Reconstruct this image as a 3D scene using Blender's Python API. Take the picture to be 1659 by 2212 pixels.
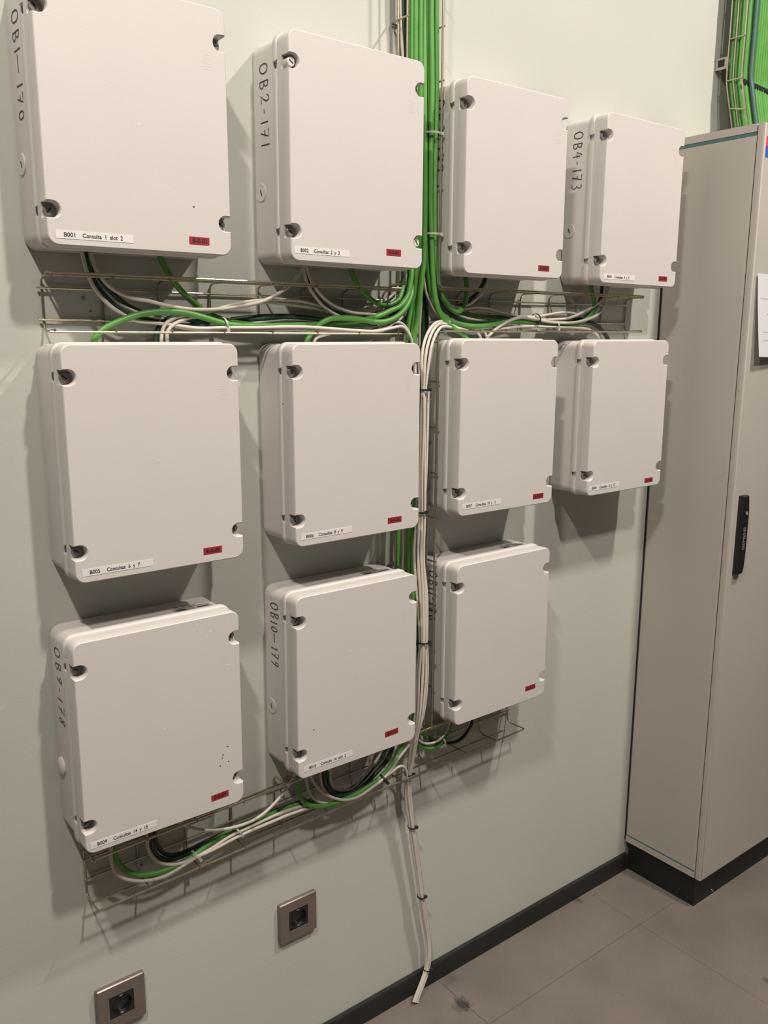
import bpy, math, random
from mathutils import Vector, Matrix

# ------------------------------------------------------------------ clear
for o in list(bpy.data.objects):
    bpy.data.objects.remove(o, do_unlink=True)
scene = bpy.context.scene
col = scene.collection
random.seed(7)

# ------------------------------------------------------------------ camera (solved from the picture's straight edges)
cam_data = bpy.data.cameras.new('camera')
cam = bpy.data.objects.new('camera', cam_data)
col.objects.link(cam)
cam_data.sensor_fit = 'HORIZONTAL'
cam_data.sensor_width = 36.0
cam_data.lens = 36.0 * 1871.096 / 1659.0
cam_data.clip_start = 0.02
right = Vector((0.790291, -0.612718, 0.004136))
down = Vector((-0.11875, -0.159779, -0.979984))
fwd = Vector((0.601115, 0.773981, -0.199032))
M4 = Matrix((( right.x, -down.x, -fwd.x, -0.46103),
             ( right.y, -down.y, -fwd.y, -1.47306),
             ( right.z, -down.z, -fwd.z, 1.6376),
             (0, 0, 0, 1)))
cam.matrix_world = M4
scene.camera = cam

# ------------------------------------------------------------------ world, lights, exposure
world = bpy.data.worlds.new('room_air')
scene.world = world
world.use_nodes = True
world.node_tree.nodes['Background'].inputs[0].default_value = (1.0, 0.93, 0.84, 1)
world.node_tree.nodes['Background'].inputs[1].default_value = 0.02
scene.view_settings.view_transform = 'Standard'
scene.view_settings.look = 'None'
scene.view_settings.gamma = 1.0
scene.view_settings.use_curve_mapping = False
scene.view_settings.exposure = 0.0

CEIL = 3.64
# three ceiling luminaires, placed where the shadows on the wall and the cabinet point to
for (lx, ly, pw) in ((0.42, -2.03, 71.0), (-0.86, -1.37, 71.0), (1.73, -1.37, 71.0)):
    ld = bpy.data.lights.new('ceiling_lamp', 'AREA')
    ld.shape = 'RECTANGLE'
    ld.size = 0.10
    ld.size_y = 0.22
    ld.energy = pw
    ld.color = (1.0, 0.915, 0.83)
    lo = bpy.data.objects.new('ceiling_lamp', ld)
    lo.location = (lx, ly, CEIL - 0.02)
    col.objects.link(lo)

# ------------------------------------------------------------------ helpers
def tag(o, label=None, cat=None, group=None, kind=None):
    if label: o['label'] = label
    if cat: o['category'] = cat
    if group: o['group'] = group
    if kind: o['kind'] = kind
    return o

def empty(name, loc=(0, 0, 0), rot=(0, 0, 0), label=None, cat=None, group=None):
    o = bpy.data.objects.new(name, None)
    o.empty_display_size = 0.05
    o.location = loc
    o.rotation_euler = rot
    col.objects.link(o)
    return tag(o, label, cat, group)

class MB:
    """collects polygons for one mesh"""
    def __init__(s):
        s.v, s.f, s.sm = [], [], []
    def add(s, vs, fs, smooth=False):
        b = len(s.v)
        s.v += [tuple(v) for v in vs]
        for f in fs:
            s.f.append([i + b for i in f]); s.sm.append(smooth)
    def box(s, x0, x1, y0, y1, z0, z1):
        s.add([(x0,y0,z0),(x1,y0,z0),(x1,y1,z0),(x0,y1,z0),(x0,y0,z1),(x1,y0,z1),(x1,y1,z1),(x0,y1,z1)],
              [(0,3,2,1),(4,5,6,7),(0,1,5,4),(1,2,6,5),(2,3,7,6),(3,0,4,7)])
    def tube(s, pts, r, n=8, cap=True):
        pts = [Vector(p) for p in pts]
        vs, prev = [], None
        for i, p in enumerate(pts):
            a = pts[max(i-1, 0)]; b = pts[min(i+1, len(pts)-1)]
            t = (b - a).normalized()
            if prev is None:
                u = t.cross(Vector((0, 0, 1)))
                if u.length < 1e-3: u = t.cross(Vector((1, 0, 0)))
                u.normalize()
            else:
                u = prev - t * prev.dot(t)
                u.normalize()
            prev = u
            w = t.cross(u)
            for k in range(n):
                an = 2*math.pi*k/n
                vs.append(p + (u*math.cos(an) + w*math.sin(an))*r)
        fs = []
        for i in range(len(pts)-1):
            for k in range(n):
                k2 = (k+1) % n
                fs.append((i*n+k, i*n+k2, (i+1)*n+k2, (i+1)*n+k))
        s.add(vs, fs, True)
        if cap:
            s.add(vs[:n], [tuple(range(n))[::-1]]); s.add(vs[-n:], [tuple(range(n))])
    def prism(s, rings, cap0=True, cap1=True, smooth=True):
        """rings: list of equal length closed loops of points, lofted; caps keep their own vertices"""
        n = len(rings[0]); vs = [p for r in rings for p in r]; fs = []
        for i in range(len(rings)-1):
            for k in range(n):
                k2 = (k+1) % n
                fs.append((i*n+k, i*n+k2, (i+1)*n+k2, (i+1)*n+k))
        s.add(vs, fs, smooth)
        if cap0: s.add(rings[0], [tuple(range(n))[::-1]])
        if cap1: s.add(rings[-1], [tuple(range(n))])
    def disc_y(s, cx, cz, y0, y1, r, n=20, bev=0.0):
        """cylinder along y from y0 (back) to y1 (front, smaller y)"""
        ring = lambda y, rr: [(cx + rr*math.cos(2*math.pi*k/n), y, cz + rr*math.sin(2*math.pi*k/n)) for k in range(n)]
        rs = [ring(y0, r), ring(y1 + bev, r)] + ([ring(y1, r - bev)] if bev else [])
        s.prism(rs, cap0=True)
    def mesh(s, name, mat):
        me = bpy.data.meshes.new(name)
        me.from_pydata(s.v, [], s.f)
        me.polygons.foreach_set('use_smooth', s.sm)
        me.materials.append(mat)
        me.update()
        try: me.set_sharp_from_angle(angle=math.radians(38))
        except Exception: pass
        return me
    def build(s, name, mat, parent=None, loc=None):
        return link(name, s.mesh(name, mat), parent, loc)

def link(name, me, parent=None, loc=None, rot=None):
    o = bpy.data.objects.new(name, me)
    col.objects.link(o)
    if parent: o.parent = parent
    if loc: o.location = loc
    if rot: o.rotation_euler = rot
    return o

def spline(pts, seg=6):
    """Catmull-Rom through the points"""
    P = [Vector(p) for p in pts]
    if len(P) == 2: return P
    P = [P[0]*2 - P[1]] + P + [P[-1]*2 - P[-2]]
    out = []
    for i in range(1, len(P)-2):
        a, b, c, d = P[i-1], P[i], P[i+1], P[i+2]
        # centripetal-like: limit tangents by the segment length
        L = (c - b).length
        m1 = (c - a); m2 = (d - b)
        m1 = m1.normalized()*L if m1.length > 1e-9 else m1
        m2 = m2.normalized()*L if m2.length > 1e-9 else m2
        n = max(2, min(10, int(L/0.006)))
        if L > 0.25: n = 8
        for k in range(n):
            t = k/n
            h1 = 2*t**3-3*t**2+1; h2 = t**3-2*t**2+t; h3 = -2*t**3+3*t**2; h4 = t**3-t**2
            out.append(b*h1 + m1*h2 + c*h3 + m2*h4)
    out.append(P[-2])
    return out

def rrect(w, h, r, n=6, cx=0.0, cz=0.0):
    """rounded rectangle loop in x,z, counter-clockwise seen from the front (-y)"""
    out = []
    for (sx, sz, a0) in ((1, 1, 0), (-1, 1, 90), (-1, -1, 180), (1, -1, 270)):
        for k in range(n+1):
            a = math.radians(a0 + 90*k/n)
            out.append((cx + sx*(w/2 - r) + r*math.cos(a), cz + sz*(h/2 - r) + r*math.sin(a)))
    return out

def offset(loop, d):
    """inset a closed ccw loop by d (positive = inwards)"""
    n = len(loop); out = []
    for i in range(n):
        ax, az = loop[i-1]; bx_, bz = loop[i]; cx, cz = loop[(i+1) % n]
        e1 = Vector((bx_-ax, bz-az)); e2 = Vector((cx-bx_, cz-bz))
        if e1.length < 1e-9: e1 = e2
        if e2.length < 1e-9: e2 = e1
        n1 = Vector((-e1.y, e1.x)).normalized(); n2 = Vector((-e2.y, e2.x)).normalized()
        m = n1 + n2
        if m.length < 1e-6: m = n1
        m.normalize()
        k = d / max(0.35, m.dot(n1))
        out.append((bx_ + m.x*k, bz + m.y*k))
    return out

def at_y(loop, y):
    return [(x, y, z) for x, z in loop]

# ------------------------------------------------------------------ materials
def new_mat(name):
    m = bpy.data.materials.new(name); m.use_nodes = True
    nt = m.node_tree
    return m, nt, nt.nodes['Principled BSDF']

def mat(name, rgb, rough=0.5, metal=0.0, var=0.0, vscale=20.0, bump=0.0, bscale=200.0, spec=0.5, stretch=None):
    m, nt, b = new_mat(name)
    b.inputs['Base Color'].default_value = (*rgb, 1)
    b.inputs['Roughness'].default_value = rough
    b.inputs['Metallic'].default_value = metal
    b.inputs['Specular IOR Level'].default_value = spec
    if var or bump:
        tc = nt.nodes.new('ShaderNodeTexCoord')
        mp = nt.nodes.new('ShaderNodeMapping')
        nt.links.new(tc.outputs['Object'], mp.inputs['Vector'])
        if stretch: mp.inputs['Scale'].default_value = stretch
    if var:
        nz = nt.nodes.new('ShaderNodeTexNoise'); nz.inputs['Scale'].default_value = vscale
        nz.inputs['Detail'].default_value = 5
        nt.links.new(mp.outputs['Vector'], nz.inputs['Vector'])
        cr = nt.nodes.new('ShaderNodeValToRGB')
        cr.color_ramp.elements[0].position = 0.3; cr.color_ramp.elements[1].position = 0.72
        lo = [max(0, c*(1-var)) for c in rgb]; hi = [min(1, c*(1+var)) for c in rgb]
        cr.color_ramp.elements[0].color = (*lo, 1); cr.color_ramp.elements[1].color = (*hi, 1)
        nt.links.new(nz.outputs['Fac'], cr.inputs['Fac'])
        nt.links.new(cr.outputs['Color'], b.inputs['Base Color'])
    if bump:
        nb = nt.nodes.new('ShaderNodeTexNoise'); nb.inputs['Scale'].default_value = bscale
        nb.inputs['Detail'].default_value = 3
        nt.links.new(mp.outputs['Vector'], nb.inputs['Vector'])
        bp = nt.nodes.new('ShaderNodeBump'); bp.inputs['Strength'].default_value = bump
        bp.inputs['Distance'].default_value = 0.002
        nt.links.new(nb.outputs['Fac'], bp.inputs['Height'])
        nt.links.new(bp.outputs['Normal'], b.inputs['Normal'])
    return m

M = {}
M['wall'] = mat('wall_paint', (0.475, 0.483, 0.437), 0.62, var=0.03, vscale=3.0, bump=0.12, bscale=160, spec=0.35)
M['wall_other'] = mat('unseen_wall_dark', (0.05, 0.05, 0.0475), 0.8)  # unseen room walls, made nearly black to cut bounced light
M['ceiling'] = mat('ceiling_paint', (0.21, 0.207, 0.198), 0.9)
M['plastic'] = mat('box_plastic', (0.5466, 0.52, 0.4973), 0.42, var=0.012, vscale=9, bump=0.05, bscale=420)
M['screw'] = mat('screw_plastic', (0.19, 0.17, 0.155), 0.4)
M['screw_white'] = mat('screw_plastic_white', (0.5694, 0.5402, 0.511), 0.4)
M['slot'] = mat('screw_slot', (0.015, 0.014, 0.013), 0.7)
M['label_white'] = mat('label_paper_white', (0.657, 0.6351, 0.6205), 0.5)
M['label_red'] = mat('label_tape_red', (0.3139, 0.0161, 0.0292), 0.45)
M['ink'] = mat('black_ink', (0.02, 0.018, 0.018), 0.6)
M['marker'] = mat('marker_ink', (0.025, 0.022, 0.022), 0.6)
M['silver'] = mat('rating_label_silver', (0.365, 0.3504, 0.3431), 0.35, metal=0.3)
M['wire'] = mat('zinc_wire', (0.46, 0.42, 0.31), 0.31, metal=0.92, var=0.12, vscale=60)
M['green'] = mat('cable_sheath_green', (0.0892, 0.2805, 0.0527), 0.42, var=0.10, vscale=40)
M['dkgreen'] = mat('cable_sheath_dark_green', (0.0153, 0.051, 0.0306), 0.42, var=0.1, vscale=40)
M['teal'] = mat('cable_sheath_teal', (0.0467, 0.1148, 0.0978), 0.45)
M['white'] = mat('cable_sheath_white', (0.5676, 0.5242, 0.4652), 0.42, var=0.05, vscale=40)
M['black'] = mat('cable_sheath_black', (0.016, 0.022, 0.022), 0.4)
M['clear'] = mat('cable_tie_nylon', (0.4015, 0.438, 0.365), 0.35)
M['cabinet'] = mat('cabinet_powder_coat', (0.4197, 0.3946, 0.3526), 0.48, var=0.02, vscale=4, bump=0.10, bscale=500)
M['gasket'] = mat('cabinet_gasket_and_gap_shade', (0.018, 0.014, 0.016), 0.8)  # door gasket, and the painted shade behind the cabinet
M['teal_strip'] = mat('cabinet_teal_strip', (0.06, 0.15, 0.14), 0.5)
M['plinth'] = mat('plinth_black_paint', (0.006, 0.009, 0.009), 0.5, var=0.15, vscale=12)
M['handle'] = mat('handle_black_plastic', (0.010, 0.010, 0.012), 0.38)
M['print_grey'] = mat('handle_lettering', (0.22, 0.22, 0.23), 0.5)
M['paper'] = mat('paper_sheet', (0.6132, 0.5986, 0.6278), 0.7)
M['pencil'] = mat('paper_writing', (0.55, 0.54, 0.58), 0.8)
M['sticker_red'] = mat('sticker_red', (0.72, 0.045, 0.10), 0.4)
M['sticker_blue'] = mat('sticker_blue', (0.04, 0.09, 0.42), 0.4)
M['socket_plate'] = mat('socket_plate_bronze', (0.219, 0.1862, 0.1643), 0.36, metal=0.55, var=0.05, vscale=30)
M['socket_black'] = mat('socket_insert_black', (0.012, 0.010, 0.012), 0.25)
M['chrome'] = mat('polished_metal', (0.85, 0.83, 0.80), 0.18, metal=1.0)
M['base'] = mat('skirting_dark', (0.013, 0.0115, 0.011), 0.5, var=0.2, vscale=9, bump=0.05, bscale=90)
M['steel'] = mat('bracket_steel', (0.45, 0.44, 0.42), 0.4, metal=1.0)

# raised-floor vinyl: mottled, with scuffs and a few stains that keep their own place
def floor_material():
    m, nt, b = new_mat('floor_vinyl')
    N = nt.nodes.new; L = nt.links.new
    geo = N('ShaderNodeNewGeometry')
    n1 = N('ShaderNodeTexNoise'); n1.inputs['Scale'].default_value = 5; n1.inputs['Detail'].default_value = 6
    n2 = N('ShaderNodeTexNoise'); n2.inputs['Scale'].default_value = 240; n2.inputs['Detail'].default_value = 2
    L(geo.outputs['Position'], n1.inputs['Vector']); L(geo.outputs['Position'], n2.inputs['Vector'])
    r1 = N('ShaderNodeValToRGB')
    r1.color_ramp.elements[0].position = 0.32; r1.color_ramp.elements[0].color = (0.137, 0.119, 0.103, 1)
    r1.color_ramp.elements[1].position = 0.70; r1.color_ramp.elements[1].color = (0.175, 0.150, 0.129, 1)
    L(n1.outputs['Fac'], r1.inputs['Fac'])
    r2 = N('ShaderNodeValToRGB')
    r2.color_ramp.elements[0].position = 0.30; r2.color_ramp.elements[0].color = (0.90, 0.90, 0.90, 1)
    r2.color_ramp.elements[1].position = 0.65; r2.color_ramp.elements[1].color = (1.06, 1.06, 1.06, 1)
    L(n2.outputs['Fac'], r2.inputs['Fac'])
    mx = N('ShaderNodeMix'); mx.data_type = 'RGBA'; mx.blend_type = 'MULTIPLY'; mx.inputs[0].default_value = 1
    L(r1.outputs['Color'], mx.inputs[6]); L(r2.outputs['Color'], mx.inputs[7])
    last = mx.outputs[2]
    for (sx, sy, rad, dark) in ((0.849, -0.114, 0.026, 0.28), (1.535, -0.535, 0.012, 0.5), (1.40, -0.02, 0.016, 0.6), (0.885, -0.028, 0.03, 0.75)):
        sub = N('ShaderNodeVectorMath'); sub.operation = 'SUBTRACT'; sub.inputs[1].default_value = (sx, sy, 0)
        L(geo.outputs['Position'], sub.inputs[0])
        ln = N('ShaderNodeVectorMath'); ln.operation = 'LENGTH'; L(sub.outputs[0], ln.inputs[0])
        nn = N('ShaderNodeTexNoise'); nn.inputs['Scale'].default_value = 70; nn.inputs['Detail'].default_value = 3
        L(geo.outputs['Position'], nn.inputs['Vector'])
        ma = N('ShaderNodeMath'); ma.operation = 'MULTIPLY_ADD'; ma.inputs[1].default_value = rad*1.6; L(nn.outputs['Fac'], ma.inputs[0]); L(ln.outputs['Value'], ma.inputs[2])
        rr = N('ShaderNodeMapRange'); rr.inputs[1].default_value = rad*1.25; rr.inputs[2].default_value = rad*1.9
        rr.inputs[3].default_value = dark; rr.inputs[4].default_value = 1.0
        L(ma.outputs[0], rr.inputs[0])
        mm = N('ShaderNodeMix'); mm.data_type = 'RGBA'; mm.blend_type = 'MULTIPLY'; mm.inputs[0].default_value = 1
        L(last, mm.inputs[6]); L(rr.outputs[0], mm.inputs[7]); last = mm.outputs[2]
    L(last, b.inputs['Base Color'])
    b.inputs['Roughness'].default_value = 0.5
    bp = N('ShaderNodeBump'); bp.inputs['Strength'].default_value = 0.15; bp.inputs['Distance'].default_value = 0.001
    L(n2.outputs['Fac'], bp.inputs['Height']); L(bp.outputs['Normal'], b.inputs['Normal'])
    return m
M['floor'] = floor_material()
M['floor_joint'] = mat('floor_joint', (0.055, 0.046, 0.04), 0.9)

_font_cache = {}
def text_mesh(name, body, size, material, bold=0.0, align='LEFT', width=None):
    cu = bpy.data.curves.new(name, 'FONT')
    cu.body = body; cu.size = size; cu.align_x = align; cu.align_y = 'CENTER'
    cu.offset = bold
    cu.resolution_u = 3
    tmp = bpy.data.objects.new('tmp_text', cu); col.objects.link(tmp)
    dg = bpy.context.evaluated_depsgraph_get()
    me = bpy.data.meshes.new_from_object(tmp.evaluated_get(dg))
    bpy.data.objects.remove(tmp, do_unlink=True); bpy.data.curves.remove(cu)
    me.name = name
    if width:
        xs = [v.co.x for v in me.vertices]
        k = width/max(1e-6, max(xs)-min(xs)); x0 = min(xs)
        for v in me.vertices: v.co.x = (v.co.x - x0)*k + (x0 if align == 'LEFT' else -width/2)
    me.materials.clear(); me.materials.append(material)
    return me

# cable routes in metres (x along the wall, y out of it, z up)
CABLES = [
('green_cable', 'thick green cable arching along the left tray from the central bundle to box B005', 'green cables in the central vertical tray', 'green', 5.6, [(0.7183,-0.034,3.63),(0.7183,-0.034,2.2821),(0.7261,-0.034,1.794),(0.7232,-0.038,1.7668),(0.7181,-0.04,1.7432),(0.7094,-0.042,1.7186),(0.6882,-0.044,1.6985),(0.6633,-0.045,1.6887),(0.6311,-0.045,1.677),(0.5914,-0.042,1.6683),(0.5422,-0.038,1.6623),(0.4943,-0.036,1.6591),(0.4196,-0.038,1.6565),(0.3526,-0.042,1.655),(0.2992,-0.046,1.656),(0.2726,-0.048,1.6606),(0.2401,-0.049,1.6689),(0.2089,-0.049,1.6754),(0.1788,-0.048,1.6771),(0.1418,-0.047,1.6742),(0.1176,-0.046,1.6692),(0.0897,-0.045,1.659),(0.0656,-0.043,1.6469),(0.0516,-0.041,1.6327),(0.0431,-0.04,1.6133)]),
('green_cable', 'thick green cable curving out of the central bundle into the top of box B006', 'green cables in the central vertical tray', 'green', 5.6, [(0.7384,-0.024,3.63),(0.7384,-0.024,2.2891),(0.7428,-0.026,1.7954),(0.733,-0.034,1.7478),(0.7144,-0.042,1.7095),(0.6888,-0.048,1.6845),(0.6594,-0.05,1.6701),(0.6273,-0.05,1.665),(0.5856,-0.05,1.6699),(0.545,-0.05,1.672),(0.5138,-0.049,1.6706),(0.4952,-0.046,1.6634),(0.4838,-0.042,1.6546),(0.469,-0.04,1.6396),(0.4602,-0.04,1.6204),(0.4568,-0.04,1.6029)]),
('green_cable', 'green cable hanging in a loop from box B002 up into the central bundle', 'green cables in the central vertical tray', 'green', 5.2, [(0.7546,-0.016,3.63),(0.7546,-0.016,2.2948),(0.7441,-0.018,1.8147),(0.7211,-0.024,1.7609),(0.7094,-0.028,1.735),(0.6941,-0.032,1.7129),(0.6706,-0.034,1.7011),(0.6394,-0.034,1.7022),(0.6078,-0.034,1.7186),(0.5857,-0.036,1.7383),(0.5718,-0.038,1.7581),(0.5638,-0.04,1.7804)]),
('green_cable', 'green cable of the central bundle running straight down behind box B006', 'green cables in the central vertical tray', 'green', 5.4, [(0.7268,-0.038,3.63),(0.7268,-0.038,2.2829),(0.7349,-0.04,1.7941),(0.734,-0.04,1.7662),(0.732,-0.04,1.7381),(0.7277,-0.038,1.7099),(0.7187,-0.036,1.6663),(0.7168,-0.034,1.6454),(0.7155,-0.03,1.6052),(0.7096,-0.028,1.3686),(0.7001,-0.026,1.1735),(0.7024,-0.026,0.9248),(0.7024,-0.026,0.9)]),
('green_cable', 'green cable running down behind boxes B006 and B010 and looping in the bottom tray', 'green cables in the central vertical tray', 'green', 5.4, [(0.7381,-0.04,3.63),(0.7381,-0.04,2.2847),(0.7424,-0.043,1.7943),(0.7394,-0.042,1.7195),(0.7304,-0.04,1.675),(0.7267,-0.036,1.6321),(0.7268,-0.032,1.5858),(0.7287,-0.03,1.3672),(0.7272,-0.03,1.1702),(0.7233,-0.03,0.9434),(0.721,-0.032,0.7643),(0.7115,-0.036,0.7099),(0.7004,-0.038,0.6957),(0.6756,-0.042,0.6763),(0.6366,-0.046,0.6575),(0.5883,-0.048,0.6451),(0.5428,-0.048,0.6395),(0.4973,-0.048,0.641),(0.4657,-0.047,0.6484),(0.4396,-0.046,0.6648),(0.4257,-0.045,0.6906),(0.4228,-0.043,0.7152),(0.4228,-0.042,0.7433)]),
('green_cable', 'outer green cable of the central bundle slanting down behind the corner of box B006', 'green cables in the central vertical tray', 'green', 5.6, [(0.751,-0.036,3.63),(0.751,-0.036,2.2886),(0.7472,-0.044,2.1165),(0.7465,-0.05,1.9397),(0.7448,-0.052,1.7939),(0.7393,-0.052,1.7519),(0.7353,-0.05,1.7098),(0.7307,-0.046,1.6579),(0.7281,-0.042,1.6273),(0.7295,-0.038,1.5859),(0.7372,-0.034,1.3669),(0.7385,-0.034,1.1799),(0.7391,-0.034,0.9411),(0.7391,-0.034,0.85)]),
('green_cable', 'green cable from the central bundle running along the right tray up to box B004', 'green cables in the central vertical tray', 'green', 5.6, [(0.7594,-0.036,3.63),(0.7594,-0.036,2.2904),(0.7632,-0.04,2.0321),(0.7625,-0.04,1.8697),(0.7652,-0.04,1.7957),(0.7676,-0.041,1.7583),(0.7737,-0.042,1.7301),(0.7882,-0.044,1.698),(0.812,-0.046,1.6762),(0.8428,-0.048,1.6658),(0.8819,-0.049,1.6603),(0.9181,-0.048,1.6607),(0.956,-0.046,1.6642),(1.0111,-0.044,1.671),(1.081,-0.042,1.6709),(1.1702,-0.042,1.6644),(1.2428,-0.042,1.6674),(1.2803,-0.042,1.679),(1.3054,-0.042,1.6985),(1.3111,-0.042,1.7166),(1.304,-0.042,1.7376),(1.2954,-0.042,1.7563),(1.2917,-0.042,1.7804)]),
('green_cable', 'green cable from the central bundle curving right into the top of box B007', 'green cables in the central vertical tray', 'green', 5.8, [(0.7605,-0.046,3.63),(0.7605,-0.046,2.2879),(0.7616,-0.05,2.1176),(0.7605,-0.05,1.9231),(0.7681,-0.05,1.7953),(0.7718,-0.051,1.7552),(0.7769,-0.052,1.7204),(0.7897,-0.053,1.6863),(0.81,-0.053,1.6664),(0.8313,-0.052,1.6539),(0.8626,-0.048,1.6413),(0.8893,-0.044,1.6203),(0.9004,-0.042,1.5989)]),
('green_cable', 'rightmost green cable of the central bundle, looping up into the third top box', 'green cables in the central vertical tray', 'green', 5.6, [(0.7772,-0.042,3.63),(0.7772,-0.042,2.2926),(0.7774,-0.046,2.1209),(0.7752,-0.046,1.925),(0.7822,-0.044,1.7964),(0.7881,-0.044,1.7628),(0.802,-0.044,1.7262),(0.8225,-0.044,1.7026),(0.8444,-0.044,1.6904),(0.862,-0.044,1.6957),(0.8724,-0.044,1.7137),(0.8759,-0.044,1.7344),(0.8724,-0.044,1.7577),(0.8704,-0.044,1.7771)]),
('green_cable', 'green cable dropping from box B001 into the left middle tray', 'cables in the left middle tray', 'green', 5.4, [(0.1693,-0.042,1.7684),(0.176,-0.042,1.7544),(0.1893,-0.04,1.7338),(0.2114,-0.036,1.7101),(0.2388,-0.03,1.6906),(0.2635,-0.026,1.6768),(0.2906,-0.026,1.6659),(0.328,-0.026,1.659),(0.3865,-0.026,1.6554),(0.4688,-0.026,1.658),(0.5548,-0.028,1.658),(0.6225,-0.03,1.6633),(0.6809,-0.032,1.6762),(0.7095,-0.03,1.6927),(0.7275,-0.026,1.7197),(0.7378,-0.022,1.7579)]),
('white_cable', 'white cable at the left edge of the central vertical tray', 'green cables in the central vertical tray', 'white', 3.1, [(0.7001,-0.022,3.63),(0.7001,-0.022,2.2814),(0.7045,-0.02,2.2331),(0.7114,-0.018,2.1843),(0.7219,-0.016,2.0306),(0.729,-0.016,1.8509),(0.7352,-0.016,1.7581),(0.7364,-0.016,1.6629)]),
('dark_cable', 'dark green cable beside the white one at the left of the central tray', 'green cables in the central vertical tray', 'dkgreen', 3.6, [(0.7135,-0.014,3.63),(0.7135,-0.014,2.2865),(0.7158,-0.014,2.1861),(0.7222,-0.014,1.9417),(0.7268,-0.014,1.7578),(0.7304,-0.014,1.6628)]),
('dark_cable', 'dark green cable deep inside the central vertical tray', 'green cables in the central vertical tray', 'dkgreen', 4.0, [(0.7676,-0.012,3.63),(0.7676,-0.012,2.2987),(0.7749,-0.012,1.9473),(0.7768,-0.012,1.7601),(0.7779,-0.012,1.6242),(0.7793,-0.014,1.361),(0.7729,-0.016,1.1497),(0.7729,-0.016,0.8)]),
('dark_cable', 'second dark cable deep inside the central vertical tray, nearer the right flange', 'green cables in the central vertical tray', 'dkgreen', 4.2, [(0.781,-0.012,3.63),(0.781,-0.012,2.3016),(0.7889,-0.012,1.9488),(0.7872,-0.012,1.7605),(0.7897,-0.012,1.6242),(0.7874,-0.014,1.3603),(0.784,-0.016,1.148),(0.784,-0.016,0.8)]),
('white_cable', 'thin white cable dropping behind the green bundle beside box B006', 'green cables in the central vertical tray', 'white', 3.0, [(0.7692,-0.018,1.95),(0.7692,-0.018,1.7594),(0.7674,-0.018,1.7116),(0.7626,-0.02,1.6632),(0.7603,-0.022,1.6243),(0.7579,-0.024,1.5852),(0.7555,-0.026,1.4661)]),
('white_cable', 'white cable sagging from box B001 across to the bottom of box B002', 'cables in the left middle tray', 'white', 3.3, [(0.0522,-0.04,1.7676),(0.0544,-0.04,1.7555),(0.0616,-0.042,1.737),(0.0801,-0.044,1.7144),(0.1113,-0.046,1.699),(0.1424,-0.048,1.6939),(0.1713,-0.049,1.6877),(0.2092,-0.049,1.6824),(0.2486,-0.049,1.6817),(0.2811,-0.049,1.684),(0.324,-0.049,1.6906),(0.3591,-0.048,1.6981),(0.3863,-0.047,1.7088),(0.4162,-0.046,1.7256),(0.4381,-0.044,1.7442),(0.4519,-0.042,1.7584),(0.4563,-0.042,1.7737)]),
('white_cable', 'outermost white cable falling from the bottom left of box B001', 'cables in the left middle tray', 'white', 3.2, [(0.0387,-0.04,1.7668),(0.0409,-0.04,1.7548),(0.0458,-0.041,1.732),(0.0575,-0.042,1.7078),(0.0772,-0.043,1.6856),(0.0971,-0.042,1.6726),(0.1212,-0.04,1.6618),(0.1539,-0.036,1.6584),(0.1922,-0.044,1.6541),(0.2309,-0.05,1.6497),(0.2798,-0.051,1.651),(0.3474,-0.051,1.6516),(0.4116,-0.051,1.6538),(0.4652,-0.051,1.6535),(0.5243,-0.051,1.6505),(0.5848,-0.051,1.6474),(0.6266,-0.051,1.6476),(0.66,-0.051,1.6534),(0.6912,-0.05,1.6565),(0.7091,-0.048,1.6416),(0.7214,-0.044,1.6245),(0.7345,-0.04,1.5665)]),
('white_cable', 'middle white cable between the dark ones falling from box B001', 'cables in the left middle tray', 'white', 2.9, [(0.0504,-0.03,1.7682),(0.0523,-0.03,1.7503),(0.0601,-0.031,1.7229),(0.0716,-0.032,1.705),(0.0899,-0.033,1.6921),(0.1131,-0.033,1.6814),(0.1317,-0.032,1.6742),(0.1702,-0.028,1.6657),(0.2191,-0.024,1.6593),(0.2934,-0.02,1.6578),(0.3714,-0.018,1.6621),(0.4322,-0.018,1.6681),(0.5064,-0.018,1.6665)]),
('dark_cable', 'dark green cable falling from box B001 into the left tray', 'cables in the left middle tray', 'dkgreen', 4.4, [(0.0453,-0.034,1.7676),(0.0474,-0.034,1.7534),(0.0556,-0.034,1.7284),(0.0679,-0.034,1.707),(0.087,-0.034,1.6883),(0.1106,-0.032,1.6731),(0.1476,-0.028,1.6638),(0.2015,-0.024,1.6575),(0.275,-0.02,1.6609),(0.3617,-0.018,1.667),(0.4322,-0.018,1.6715),(0.5064,-0.018,1.6683),(0.5847,-0.018,1.6612)]),
('dark_cable', 'second dark green cable from box B001, inside the bend of the first', 'cables in the left middle tray', 'dkgreen', 4.4, [(0.0549,-0.028,1.7686),(0.0563,-0.028,1.7542),(0.065,-0.028,1.7364),(0.0785,-0.028,1.7172),(0.0962,-0.028,1.6992),(0.12,-0.026,1.6832),(0.1563,-0.022,1.6718),(0.209,-0.018,1.6648),(0.2769,-0.016,1.6577),(0.3624,-0.016,1.6536),(0.5185,-0.016,1.6568)]),
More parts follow.
